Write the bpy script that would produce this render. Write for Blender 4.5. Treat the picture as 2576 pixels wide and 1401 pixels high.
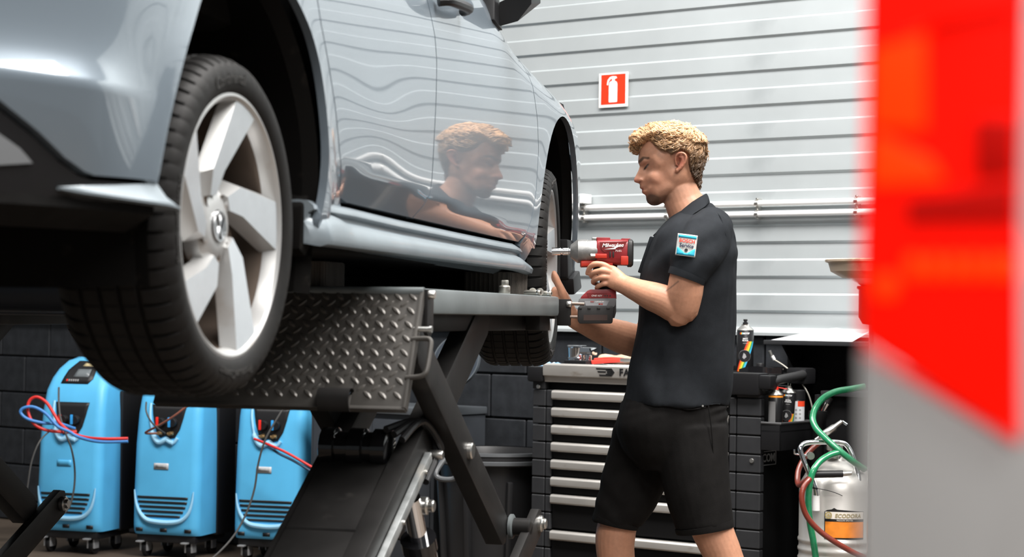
import bpy, bmesh, math, random
import numpy as np
from mathutils import Vector, Matrix
from mathutils.geometry import delaunay_2d_cdt
for _o in list(bpy.data.objects): bpy.data.objects.remove(_o)
random.seed(7); RNG = np.random.default_rng(7)
SC = bpy.context.scene; COL = SC.collection
pi = math.pi

# ------------------------------------------------------------------ camera
FPX = 4800.0
PITCH = math.atan(94.5/4800); ROLL = math.radians(.842)
cam_data = bpy.data.cameras.new('camera'); cam = bpy.data.objects.new('camera', cam_data); COL.objects.link(cam)
cam_data.sensor_width = 36; cam_data.lens = FPX/2576*36; cam_data.clip_start = .05
CAM_R = Matrix.Rotation(pi/2+PITCH, 3, 'X') @ Matrix.Rotation(ROLL, 3, 'Z')
CAM_P = Vector((0, 0, 1.2))
cam.matrix_world = Matrix.Translation(CAM_P) @ CAM_R.to_4x4()
cam_data.dof.use_dof = True; cam_data.dof.focus_distance = 6.1; cam_data.dof.aperture_fstop = 4.6
SC.camera = cam
# ------------------------------------------------------------------ world, lights, exposure
SC.view_settings.view_transform = 'Standard'; SC.view_settings.look = 'None'
SC.view_settings.gamma = 1; SC.view_settings.use_curve_mapping = False
SC.view_settings.exposure = 0.52
world = bpy.data.worlds.new('workshop_daylight'); SC.world = world; world.use_nodes = True
world.node_tree.nodes['Background'].inputs[0].default_value = (.86, .94, 1, 1)
world.node_tree.nodes['Background'].inputs[1].default_value = .12
def area(name, loc, rot, sx, sy, power, col=(1, .97, .94)):
    l = bpy.data.lights.new(name, 'AREA'); l.shape = 'RECTANGLE'; l.size = sx; l.size_y = sy; l.energy = power; l.color = col
    o = bpy.data.objects.new(name, l); COL.objects.link(o); o.location = loc; o.rotation_euler = rot; return o
area('roof_and_fill_light', (1.9, 4.6, 5.2), (0, 0, math.radians(-36)), 5.0, 1.6, 520)
area('roof_and_fill_light', (-1.6, 6.6, 5.2), (0, 0, math.radians(-36)), 5.0, 1.2, 190)
area('roof_and_fill_light', (1.2, 0.2, 5.2), (0, 0, math.radians(-36)), 5.0, 1.2, 250)
area('roof_and_fill_light', (.4, -3.2, 5.2), (0, 0, math.radians(-36)), 5.0, 1.2, 170)  # unseen fill light added behind the camera to brighten surfaces facing it

# ------------------------------------------------------------------ helpers: frames
def at(x, y, Y):
    d = CAM_R @ Vector(((x-1288)/FPX, -(y-700.5)/FPX, -1.0)); return CAM_P + d*(Y/d.y)
CAR_YAW = math.radians(14.1); CAR_O = at(592, 569, 3.52)
WALL_ROT = math.radians(-35.9); _w = at(1548, 227, 8.5); WALL_O = Vector((_w.x, _w.y, 0))
WU = Vector((math.cos(WALL_ROT), math.sin(WALL_ROT), 0)); WD = Vector((math.sin(WALL_ROT), -math.cos(WALL_ROT), 0))
def wl(u, d, z=0): return WALL_O + WU*u + WD*d + Vector((0, 0, z))     # along the wall, out from the wall, up
# ------------------------------------------------------------------ helpers: materials
MATS = {}
def mat(name, col, rough=.5, metal=0., var=0., vscale=8., bump=0., bscale=60., coat=0., spec=.5, stretch=None, dirt=None, dscale=3., attr=None, trans=0., ior=1.45, sss=0., alpha=1., aniso=0.):
    if name in MATS: return MATS[name]
    m = bpy.data.materials.new(name); m.use_nodes = True; nt = m.node_tree; N = nt.nodes; L = nt.links
    b = N['Principled BSDF']; I = b.inputs
    I['Base Color'].default_value = (*col, 1); I['Roughness'].default_value = rough; I['Metallic'].default_value = metal
    I['Specular IOR Level'].default_value = spec; I['IOR'].default_value = ior
    I['Coat Weight'].default_value = coat; I['Coat Roughness'].default_value = .03
    I['Transmission Weight'].default_value = trans; I['Alpha'].default_value = alpha
    if sss: I['Subsurface Weight'].default_value = sss; I['Subsurface Radius'].default_value = (.012, .005, .003)
    m.diffuse_color = (*col, 1)
    tc = N.new('ShaderNodeTexCoord'); vec = tc.outputs['Object']
    if stretch:
        mp = N.new('ShaderNodeMapping'); mp.inputs['Scale'].default_value = stretch; L.new(vec, mp.inputs[0]); vec = mp.outputs[0]
    cur = None
    if attr:
        a = N.new('ShaderNodeAttribute'); a.attribute_name = attr; cur = a.outputs['Color']
    def noise(s, det=4.):
        n = N.new('ShaderNodeTexNoise'); n.inputs['Scale'].default_value = s; n.inputs['Detail'].default_value = det; L.new(vec, n.inputs['Vector']); return n.outputs['Fac']
    def mix(blend, fac, a, bcol):
        x = N.new('ShaderNodeMix'); x.data_type = 'RGBA'; x.blend_type = blend
        for s, val in ((0, fac), (6, a), (7, bcol)):
            if hasattr(val, 'node'): L.new(val, x.inputs[s])
            else: x.inputs[s].default_value = val
        return x.outputs[2]
    if var:
        r = N.new('ShaderNodeMapRange'); L.new(noise(vscale), r.inputs[0]); r.inputs[1].default_value = .3; r.inputs[2].default_value = .7
        r.inputs[3].default_value = 1-var; r.inputs[4].default_value = 1+var
        cc = N.new('ShaderNodeCombineColor'); [L.new(r.outputs[0], cc.inputs[k]) for k in range(3)]
        cur = mix('MULTIPLY', 1.0, cur if cur else (*col, 1), cc.outputs[0])
    if dirt:
        r = N.new('ShaderNodeMapRange'); L.new(noise(dscale, 8.), r.inputs[0]); r.inputs[1].default_value = dirt[3]; r.inputs[2].default_value = dirt[3]+.14
        cur = mix('MIX', r.outputs[0], cur if cur else (*col, 1), (*dirt[:3], 1))
    if cur: L.new(cur, I['Base Color'])
    if bump:
        bn = N.new('ShaderNodeBump'); bn.inputs['Strength'].default_value = bump; bn.inputs['Distance'].default_value = .002
        L.new(noise(bscale, 6.), bn.inputs['Height']); L.new(bn.outputs[0], I['Normal'])
    MATS[name] = m; return m
# ------------------------------------------------------------------ helpers: meshes
def nb(): return bmesh.new()
def V(*a): return Vector(a)
def add(bm, vs, fs):
    q = [bm.verts.new(v) for v in vs]
    for f in fs:
        try: bm.faces.new([q[i] for i in f])
        except ValueError: pass
    return q
def box(bm, x0, x1, y0, y1, z0, z1, bev=0., M=None, seg=2):
    t = bmesh.new(); bmesh.ops.create_cube(t, size=1)
    for v in t.verts: v.co = V(x0+(v.co.x+.5)*(x1-x0), y0+(v.co.y+.5)*(y1-y0), z0+(v.co.z+.5)*(z1-z0))
    if bev: bmesh.ops.bevel(t, geom=t.edges[:], offset=bev, segments=seg, affect='EDGES', profile=.6)
    join(bm, t, M)
def join(bm, t, M=None):
    t.verts.index_update()
    q = [bm.verts.new(M @ v.co if M else v.co) for v in t.verts]
    for f in t.faces:
        try: bm.faces.new([q[v.index] for v in f.verts])
        except ValueError: pass
    t.free()
def frames(pts):
    P = [Vector(p) for p in pts]; n = len(P); T = []
    for i in range(n):
        d = P[min(i+1, n-1)]-P[max(i-1, 0)]; T.append(d.normalized())
    a = T[0].orthogonal().normalized(); out = []
    for i in range(n):
        a = (a - T[i]*a.dot(T[i])).normalized(); out.append((P[i], a, T[i].cross(a)))
    return out
def loft(bm, rings, cap=True, closed=True):
    R = [[bm.verts.new(p) for p in r] for r in rings]; n = len(R[0])
    for A, B in zip(R, R[1:]):
        for i in range(n if closed else n-1):
            j = (i+1) % n
            try: bm.faces.new((A[i], A[j], B[j], B[i]))
            except ValueError: pass
    if cap and closed:
        bm.faces.new(R[0][::-1]); bm.faces.new(R[-1])
    return R
def tube(bm, pts, r, n=10, cap=True):
    rr = r if isinstance(r, (list, tuple)) else [r]*len(pts)
    loft(bm, [[c+(a*math.cos(2*pi*k/n)+b*math.sin(2*pi*k/n))*q for k in range(n)] for (c, a, b), q in zip(frames(pts), rr)], cap)
def smooth_path(pts, k=8):
    P = [Vector(p) for p in pts]; out = []
    for i in range(len(P)-1):
        p0, p1, p2, p3 = P[max(i-1, 0)], P[i], P[i+1], P[min(i+2, len(P)-1)]
        for s in range(k):
            t = s/k; out.append(.5*((2*p1)+(p2-p0)*t+(2*p0-5*p1+4*p2-p3)*t*t+(3*p1-p0-3*p2+p3)*t**3))
    out.append(P[-1]); return out
def lathe(bm, prof, o=(0, 0, 0), axis='Z', n=32, cap=False, M=None):
    rings = []
    for r, h in prof:
        ring = []
        for k in range(n):
            a = 2*pi*k/n; c, s = r*math.cos(a), r*math.sin(a)
            p = {'Z': V(c, s, h), 'X': V(h, c, s), 'Y': V(s, h, c)}[axis]
            p = p+Vector(o); ring.append(M @ p if M else p)
        rings.append(ring)
    loft(bm, rings, cap)
def prism(bm, poly, fn, h0, h1, bev=0.):
    """polygon (a, b) extruded from h0 to h1; fn(a, b, h) -> point"""
    t = bmesh.new(); A = [t.verts.new(fn(a, b, h0)) for a, b in poly]; B = [t.verts.new(fn(a, b, h1)) for a, b in poly]
    t.faces.new(A[::-1]); t.faces.new(B); n = len(A)
    for i in range(n): t.faces.new((A[i], A[(i+1) % n], B[(i+1) % n], B[i]))
    if bev: bmesh.ops.bevel(t, geom=t.edges[:], offset=bev, segments=2, affect='EDGES', profile=.6)
    join(bm, t)
def mesh_obj(name, me, m, parent=None):
    o = bpy.data.objects.new(name, me); COL.objects.link(o)
    if m: me.materials.append(m)
    if parent: o.parent = parent
    return o
def obj(name, bm, m, parent=None, ang=35, loc=None, rotz=0, flat=False):
    bmesh.ops.recalc_face_normals(bm, faces=bm.faces[:])
    me = bpy.data.meshes.new(name); bm.to_mesh(me); bm.free()
    if not flat: me.shade_smooth(); me.set_sharp_from_angle(angle=math.radians(ang))
    o = mesh_obj(name, me, m, parent)
    if loc: o.location = loc
    o.rotation_euler[2] = rotz
    return o
def tag(o, label, cat, group=None, kind=None):
    o['label'] = label; o['category'] = cat
    if group: o['group'] = group
    if kind: o['kind'] = kind
    return o
def thing(name, label, cat, loc=(0, 0, 0), rotz=0, group=None):
    o = bpy.data.objects.new(name, None); COL.objects.link(o); o.location = loc; o.rotation_euler[2] = rotz; o.empty_display_size = .1
    return tag(o, label, cat, group)
def struct(o): o['kind'] = 'structure'; return o
def inst(src, name, parent, loc, rot=(0, 0, 0), scale=None):
    c = src.copy(); COL.objects.link(c); c.name = name; c.parent = parent; c.location = loc; c.rotation_euler = rot
    if scale: c.scale = scale
    return c
def text_mesh(s, size, depth=.0006, shear=0., bold=0., align='CENTER', spacing=1.):
    cu = bpy.data.curves.new('t', 'FONT'); cu.body = s; cu.size = size; cu.extrude = depth; cu.shear = shear; cu.offset = bold; cu.align_x = align; cu.align_y = 'CENTER'; cu.space_character = spacing; cu.resolution_u = 3
    o = bpy.data.objects.new('t', cu); COL.objects.link(o); dg = bpy.context.evaluated_depsgraph_get()
    me = bpy.data.meshes.new_from_object(o.evaluated_get(dg)); bpy.data.objects.remove(o); return me
def text_obj(name, s, size, m, parent, M, depth=.0006, warp=None, **k):
    me = text_mesh(s, size, depth, **k)
    for v in me.vertices: v.co = (warp(v.co) if warp else M @ v.co)
    me.materials.clear(); return mesh_obj(name, me, m, parent)
def basis(o, x, y):
    x = Vector(x).normalized(); z = x.cross(Vector(y)).normalized(); y = z.cross(x)
    M = Matrix((x, y, z)).transposed().to_4x4(); M.translation = Vector(o); return M

# ------------------------------------------------------------------ materials
m_galv = mat('galvanised_cladding', (.455, .49, .50), .42, .35, var=.06, vscale=3., dirt=(.36, .39, .40, .66), dscale=2.2, bump=.08, bscale=25)
m_block = mat('charcoal_block_paint', (.024, .0262, .030), .5, spec=.3, var=.25, vscale=14, bump=.25, bscale=90, dirt=(.02, .021, .024, .6), dscale=9)
m_mortar = mat('charcoal_joint', (.02, .022, .026), .7)
m_floor = mat('workshop_floor', (.11, .085, .065), .45, var=.3, vscale=3, dirt=(.05, .04, .03, .56), dscale=1.6)
m_whitemetal = mat('white_metal', (.78, .78, .77), .35, var=.03)
m_paint = mat('silver_blue_paint', (.185, .225, .262), .33, .40, coat=1., var=.02, vscale=2)
m_sill = mat('dusty_sill_paint', (.20, .235, .258), .42, .25, coat=.25, var=.08, vscale=9)
MATS['silver_blue_paint'].node_tree.nodes['Principled BSDF'].inputs['Coat IOR'].default_value = 1.75
m_black = mat('black_plastic', (.010, .010, .011), .42, spec=.35)
m_matt = mat('matt_black', (.006, .0056, .0053), .8, spec=.15, var=.3, vscale=20)
m_felt = mat('liner_felt', (.005, .0046, .0042), .9, spec=.1, dirt=(.02, .017, .014, .62), dscale=22)
m_gloss = mat('gloss_black', (.008, .008, .009), .12, coat=.5)
m_glass = mat('tinted_glass', (.02, .025, .03), .05, coat=1)
m_rubber = mat('tyre_rubber', (.0085, .0078, .0073), .6, spec=.25, var=.25, vscale=18, bump=.15, bscale=120)
m_rubtxt = mat('tyre_lettering', (.03, .028, .026), .5)
m_alloy = mat('alloy_silver', (.47, .47, .465), .34, .55, var=.05, vscale=5, dirt=(.36, .31, .27, .66), dscale=6)
m_machined = mat('machined_alloy', (.66, .69, .72), .30, .75, var=.03, vscale=30)
m_steel = mat('bright_steel', (.62, .61, .58), .28, .95, var=.08, vscale=40)
m_chrome = mat('chrome', (.85, .86, .88), .08, 1.)
m_brake = mat('brake_iron', (.12, .09, .07), .5, .6, var=.3, vscale=20)
m_liftgrey = mat('lift_grey_paint', (.125, .140, .142), .40, var=.16, vscale=7, dirt=(.30, .28, .25, .68), dscale=12, bump=.06)
m_liftdark = mat('lift_dark_paint', (.017, .0162, .0158), .45, spec=.25, var=.25, vscale=9, dirt=(.045, .042, .039, .63), dscale=7)
m_plate = mat('tread_plate_steel', (.060, .0555, .050), .55, .15, var=.2, vscale=9)
m_lug = mat('worn_tread_lug', (.10, .093, .085), .40, .40)
m_pad = mat('ribbed_rubber', (.09, .078, .066), .75, var=.25, vscale=25, stretch=(1, 1, .15))

# ------------------------------------------------------------------ floor and back wall
bm = nb(); add(bm, [(-9, -4, 0), (9, -4, 0), (9, 16, 0), (-9, 16, 0)], [(0, 1, 2, 3)]); struct(obj('floor', bm, m_floor))
UA, UB = -6.6, 5.2
BT = 1.14                                     # top of the block courses
bm = nb(); box(bm, UA, UB, .03, .25, 0, 4.3)   # wall core; local x along the wall, -y out to the room
wall = struct(obj('wall_back', bm, m_mortar, loc=WALL_O, rotz=WALL_ROT))
blk = None; CH, BL = .2045, .41
for r in range(6):
    z1 = BT-.004-r*CH; z0 = max(z1-CH, 0.002)
    if z1 < .02: continue
    bm = nb(); box(bm, -BL/2+.004, BL/2-.004, 0, .05, z0-z1+.004, -.004, bev=.005, seg=1); src = None
    off = (BL/2 if r % 2 else 0)+.13; u = -4.9
    for k in range(17):
        uu = -4.9+k*BL+off
        if src is None: src = obj('block', bm, m_block, wall, loc=V(uu, 0, z1))
        else: inst(src, 'block', wall, (uu, 0, z1))
bm = nb()
for k in range(1): box(bm, UA, -4.95, 0.004, .05, 0, BT); box(bm, 2.35, UB, 0.004, .05, 0, BT)
obj('block_facing', bm, m_block, wall)
# pressed steel cladding: each course one board with a raised and a recessed band
PIT = .1455
def clad(z0, hi, lo):
    """profile from the bottom of a course: recessed band, step out (faces down), raised band, step back in (faces up)"""
    bm = nb(); pr = [(.004, 0), (.004, lo-.010), (-.006, lo), (-.006, lo+hi-.0095), (.004, lo+hi-.0005)]
    # thin lip at the top step catches light
    rings = [[V(UA, y, z) for y, z in pr], [V(UB, y, z) for y, z in pr]]
    loft(bm, rings, cap=False, closed=False); return bm
z = BT+.028; src = None; n = 0
while z < 4.25:
    if src is None: src = obj('cladding_board', clad(0, .073, .0725), m_galv, wall, ang=20, loc=V(0, 0, z))
    else: inst(src, 'cladding_board', wall, (0, 0, z))
    z += PIT; n += 1
bm = nb(); prism(bm, [(.03, 0), (-.03, 0), (-.03, .012), (-.012, .034), (.03, .034)], lambda a, b, h: V(h, a, b+BT-.006), UA, UB)
o = struct(obj('trim_1', bm, m_galv, loc=WALL_O, rotz=WALL_ROT))
# conduits along the wall
def conduit(z, lab):
    t = thing('conduit_pipe', lab, 'pipe', wl(0, .035, z), WALL_ROT, 'conduits along the cladding')
    bm = nb(); tube(bm, [(-1.3, 0, 0), (4.8, 0, 0)], .0125, 12); obj('pipe', bm, m_whitemetal, t)
    src = None
    for u in (-.135, .30, .742, 1.20, 1.66, 2.2, 2.9):
        if src is None:
            bm = nb(); lathe(bm, [(.0125, -.008), (.0155, -.008), (.0155, .008), (.0125, .008)], axis='X', n=14); box(bm, -.006, .006, -.002, .028, -.022, .022, .001)
            for s in (-1, 1): lathe(bm, [(0, -.008), (.004, -.008), (.004, 0)], (0, -.001, s*.019), 'Y', 8)
            src = obj('clamp', bm, m_steel, t, loc=V(u, 0, 0))
        else: inst(src, 'clamp', t, (u, 0, 0))
    return t
conduit(1.690, 'upper white conduit pipe clamped along the metal cladding')
conduit(1.645, 'lower white conduit pipe clamped along the metal cladding')
bm = nb(); box(bm, -.05, .03, -.07, 0, -.02, .022, .004); tag(obj('junction_box', bm, m_whitemetal, loc=wl(-.14, 0.012, 1.728), rotz=WALL_ROT), 'small white junction box on the cladding above the conduits', 'junction box')

# fire extinguisher sign
t = thing('fire_sign', 'red and white fire extinguisher sign on the metal cladding', 'sign', wl(0, .014, 2.214), WALL_ROT)
bm = nb(); box(bm, -.077, .077, -.003, 0, -.077, .077, .001); obj('sign_board', bm, mat('sign_white', (.86, .83, .80), .4), t)
bm = nb(); box(bm, -.064, .064, -.0042, -.003, -.063, .070); obj('red_field', bm, mat('sign_red', (.80, .035, .008), .4), t)
bm = nb()
F2 = lambda a, b, h: V(a, h, b)
prism(bm, [(-.020, -.055), (.020, -.055), (.022, -.052), (.022, .026), (.018, .036), (.010, .040), (-.010, .040), (-.018, .036), (-.022, .026), (-.022, -.052)], F2, -.0055, -.004)
prism(bm, [(-.006, .038), (.008, .038), (.008, .048), (.020, .052), (.016, .060), (-.004, .062), (-.018, .058), (-.030, .044), (-.033, .024), (-.027, .022), (-.022, .040), (-.012, .050), (-.006, .050)], F2, -.0055, -.004)
obj('extinguisher_symbol', bm, MATS['sign_white'], t)

# ------------------------------------------------------------------ the car (x outwards to its side, y forwards, z up, origin at the rear hub)
car = thing('hatchback_car', 'silver-blue hatchback car raised on the scissor lift', 'car', CAR_O, -CAR_YAW)
WB = 2.62
def lerp_tab(t, x):
    if x <= t[0][0]: return t[0][1]
    for (a, p), (b, q) in zip(t, t[1:]):
        if x <= b: s = (x-a)/(b-a); return p+(q-p)*s
    return t[-1][1]
def smooth_tab(t, n=400):
    """Gaussian-smoothed table lookups"""
    x0, x1 = t[0][0], t[-1][0]; xs = np.linspace(x0, x1, n); ys = np.interp(xs, [a for a, b in t], [b for a, b in t])
    k = np.exp(-.5*(np.linspace(-2.5, 2.5, 61))**2); k /= k.sum(); ys2 = np.convolve(np.pad(ys, 30, mode='edge'), k, 'valid')
    return lambda x: np.interp(x, xs, ys2)
P_SIDE = smooth_tab([(-.3, -.06), (-.1, .004), (.0, .022), (.06, .027), (.12, .031), (.20, .034), (.30, .036), (.42, .036), (.54, .030), (.63, .018), (.70, -.004), (.78, -.03), (1.2, -.2)])
HOODTOP = smooth_tab([(1.6, .80), (1.9, .735), (2.0, .70), (2.17, .668), (2.37, .640), (2.54, .617), (2.71, .600), (2.85, .588), (3.1, .55), (3.5, .44)])
def side(u, w):
    u = np.asarray(u, float); w = np.asarray(w, float)
    v = P_SIDE(w)
    # rear corner rolls in, with a shoulder crease across the quarter panel
    b = np.clip(-.30-u, 0, None); v = v-.62*b**2
    k = np.clip((-u-.40)/.22, 0, 1); k = k*k*(3-2*k); wc = .197
    v = v+k*.030*np.where(w < wc, np.clip(1-(wc-w)/.22, 0, 1), np.exp(-np.clip(w-wc, 0, None)/.05))
    # door crease running down towards the front, body tucks in below it
    g2 = np.clip((u-.42)/.14, 0, 1)*np.clip((2.30-u)/.12, 0, 1); wd = .158-.045*(u-.5)
    v = v-g2*.30*np.clip(wd-w, 0, .16)
    v = v+.0045*np.exp(-((u-.74)/.22)**2-((w-.26)/.085)**2)
    # arch flares
    for c, R in ((0, .40), (WB, .38)):
        d = np.hypot(u-c, w)-R; v = v+(.014 if c == 0 else .005)*np.exp(-(np.clip(d, 0, None)/.055)**2)*np.clip((w+.1)/.15, 0, 1)
    # front end: fender rolls in towards the nose and over towards the bonnet
    f = np.clip(u-2.55, 0, None); v = v-.17*f**2
    r = .15; wt = HOODTOP(u); q = np.clip((w-(wt-r))/r, 0, .999); g = np.clip((u-1.75)/.35, 0, 1)
    v = v-g*(r*1.1)*(1-np.sqrt(1-q*q))
    return v
def normal(u, w, e=.004):
    du = (side(u+e, w)-side(u-e, w))/(2*e); dw = (side(u, w+e)-side(u, w-e))/(2*e)
    n = np.stack([np.ones_like(du), -du, -dw], -1); return n/np.linalg.norm(n, axis=-1, keepdims=True)
def resample(poly, h=.018):
    out = []
    for i, p in enumerate(poly):
        q = poly[(i+1) % len(poly)]; L = math.hypot(q[0]-p[0], q[1]-p[1]); k = max(1, int(L/h))
        out += [(p[0]+(q[0]-p[0])*s/k, p[1]+(q[1]-p[1])*s/k) for s in range(k)]
    return out
def inside(P, poly):
    x, y = P[:, 0], P[:, 1]; r = np.zeros(len(P), bool); n = len(poly)
    for i in range(n):
        (x1, y1), (x2, y2) = poly[i], poly[(i+1) % n]
        if y1 == y2: continue
        c = ((y1 > y) != (y2 > y)) & (x < (x2-x1)*(y-y1)/(y2-y1)+x1); r ^= c
    return r
def edge_dist(P, poly):
    d = np.full(len(P), 1e9); n = len(poly)
    for i in range(n):
        a = np.array(poly[i]); b = np.array(poly[(i+1) % n]); ab = b-a; L2 = max((ab**2).sum(), 1e-12)
        t = np.clip(((P-a)@ab)/L2, 0, 1); d = np.minimum(d, np.hypot(*(P-a-t[:, None]*ab).T))
    return d
def tri_region(poly, h):
    bp = resample(poly, h*.75); xs = [p[0] for p in bp]; ys = [p[1] for p in bp]
    gx, gy = np.meshgrid(np.arange(min(xs), max(xs), h), np.arange(min(ys), max(ys), h)); G = np.stack([gx.ravel(), gy.ravel()], 1)
    G = G[inside(G, bp)]; G = G[edge_dist(G, bp) > h*.45]
    vs = [Vector(p) for p in bp]+[Vector(p) for p in G]; n = len(bp)
    r = delaunay_2d_cdt(vs, [(i, (i+1) % n) for i in range(n)], [], 1, 1e-6)
    pts = np.array([[v.x, v.y] for v in r[0]]); fs = [list(f) for f in r[2]]
    cen = np.array([pts[f].mean(0) for f in fs]); ok = inside(cen, bp)
    return pts, [f for f, k in zip(fs, ok) if k], bp
def panel(name, poly, m, parent, h=.02, thick=.018, inset=0.):
    pts, fs, bp = tri_region(poly, h)
    v = side(pts[:, 0], pts[:, 1])-inset; n = normal(pts[:, 0], pts[:, 1])
    verts = [(a, p[0], p[1]) for a, p in zip(v, pts)]; norms = [tuple(q) for q in n]; F = []
    for f in fs:
        a, b, c = (Vector(verts[i]) for i in f[:3])
        F.append(f if (b-a).cross(c-a).x > 0 else f[::-1])
    base = len(verts); B = np.array(bp); bv = side(B[:, 0], B[:, 1])-inset; k = len(bp)
    ar = sum(bp[i][0]*bp[(i+1) % k][1]-bp[(i+1) % k][0]*bp[i][1] for i in range(k))
    for i in range(k):
        a, c = bp[i-1], bp[(i+1) % k]; e = Vector((0, c[1]-a[1], -(c[0]-a[0])))*(1 if ar > 0 else -1); e.normalize()
        verts += [(bv[i], *bp[i]), (bv[i]-thick, *bp[i])]; norms += [tuple(e), tuple(e)]
    for i in range(k):
        j = (i+1) % k; q = [base+2*i, base+2*i+1, base+2*j+1, base+2*j]; F.append(q if ar > 0 else q[::-1])
    me = bpy.data.meshes.new(name); me.from_pydata(verts, [], F); me.update(); me.shade_smooth(); me.normals_split_custom_set_from_vertices(norms)
    return mesh_obj(name, me, m, parent)
def arc(c, R, a0, a1, n=26, sq=1.): return [(c+R*math.cos(math.radians(a0+(a1-a0)*i/n)), sq*R*math.sin(math.radians(a0+(a1-a0)*i/n))) for i in range(n+1)]
G = .0028
d1 = [(.60, .081), (.555, .089), (.528, .104), (.509, .125), (.475, .18), (.438, .268), (.388, .36), (.347, .427), (.328, .472), (.285, .58), (.26, .71)]
d2 = [(1.077, .073), (1.125, .107), (1.147, .135), (1.158, .173), (1.162, .268), (1.172, .367), (1.180, .466), (1.173, .524), (1.131, .62), (1.10, .71)]
d3 = [(2.10, .058), (2.16, .087), (2.20, .13), (2.24, .217), (2.262, .337), (2.246, .431), (2.203, .521), (2.13, .60), (2.06, .645), (1.97, .70)]
sh = lambda L, du, dw=0: [(u+du, w+dw) for u, w in L]
rear_arch = [(p.x, p.y) for p in smooth_path([(-.41, .049, 0), (-.388, .15, 0), (-.350, .245, 0), (-.303, .324, 0), (-.232, .410, 0), (-.12, .478, 0), (0, .505, 0), (.11, .495, 0), (.20, .458, 0), (.29, .40, 0), (.348, .325, 0), (.374, .236, 0), (.378, .115, 0), (.355, .020, 0)], 4)]
quarter = [(-1.05, .34), (-.86, .22), (-.731, .140), (-.679, .110), (-.625, .075), (-.583, .057), (-.557, .052), (-.471, .054), (-.418, .054)]+rear_arch[0:]+[(.372, -.0), (.45, .02), (.53, .062), (.585, .066)]+[(u-G, w) for u, w in d1][1:]+[(.1, .74), (-.5, .74), (-1.02, .70)]
quarter_panel = panel('quarter_panel', quarter, m_paint, car)
panel('rear_door', sh(d1[::-1], G)+sh(d2, -G)[0:]+[(.7, .715)], m_paint, car)
panel('front_door', sh(d2[::-1], G)+sh(d3, -G)+[(1.6, .715)], m_paint, car)
fa = arc(WB+.012, .368, 186, -6, 34, 1.30)
fa = [(u, (w if w < .0 else w)) for u, w in fa]
fender = [(2.13, .052)]+[(u+G, w) for u, w in d3[1:]]+[(2.0, .70)]+[(u, float(HOODTOP(u))-.004) for u in np.arange(2.04, 3.42, .05)]+[(3.40, .3), (3.3, .12), (3.1, .05), (2.985, -.02)]+[q_ for q_ in fa[::-1] if q_[1] > .03 or q_[0] > WB]+[(2.240, .045), (2.215, .0)]
panel('front_fender', fender, m_paint, car)
# bumper lower trim at the rear corner, with a bright lower lip
def strip(name, pts, w, m, off=.004, th=.02):
    """band of given half width following (u, w) points on the body side"""
    bm = nb(); ra = []
    for i, (u, z) in enumerate(pts):
        a = pts[max(i-1, 0)]; b = pts[min(i+1, len(pts)-1)]; d = Vector((b[0]-a[0], b[1]-a[1])).normalized(); n = Vector((-d.y, d.x))
        hw = w[i] if isinstance(w, (list, tuple)) else w
        A = (u+n.x*hw, z+n.y*hw); B = (u-n.x*hw, z-n.y*hw); s = lambda q, o: float(side(q[0], q[1]))+o
        ra.append([V(s(A, off), *A), V(s((u, z), off+.004), u, z), V(s(B, off), *B), V(s(B, off-th), *B), V(s(A, off-th), *A)])
    loft(bm, ra); return obj(name, bm, m, car, ang=50)
panel('bumper_lower_trim', [(-1.05, .0), (-.70, .002), (-.56, .010), (-.405, .020), (-.408, .047), (-.47, .047), (-.555, .045), (-.585, .050), (-.628, .068), (-.683, .103), (-.735, .133), (-.86, .208), (-1.05, .30)], m_black, car, inset=.006)
bm = nb(); rr = []
for u, wt, wb, o in ((-.62, .030, .026, .0), (-.585, .034, .022, .006), (-.55, .037, .020, .011), (-.50, .041, .018, .013), (-.45, .046, .016, .015), (-.405, .049, .014, .017), (-.378, .030, .012, .018), (-.368, .018, .010, .018)):
    s0 = float(side(u, .04)); rr.append([V(s0-.002, u, wt), V(s0+o*.25, u, wt*.6+wb*.4), V(s0+o, u, wb+.004), V(s0+o, u, wb), V(s0-.04, u, wb-.002), V(s0-.04, u, wt)])
loft(bm, rr); obj('bumper_lip', bm, m_sill, car, ang=25)
bm = nb(); rr = []
for u in np.linspace(-1.0, -.40, 10):
    s0 = float(side(u, .04)); rr.append([V(s0-.012, u, .03), V(s0-.01, u, .0), V(s0-.06, u, -.03), V(s0-.30, u, -.02), V(s0-.30, u, .10)])
loft(bm, rr); obj('bumper_underside', bm, m_matt, car)
panel('rear_reflector', [(-.80, .045), (-.675, .062), (-.70, .082), (-.75, .108), (-.80, .12)], mat('reflector_grey', (.20, .21, .22), .3), car, inset=.002)
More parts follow.
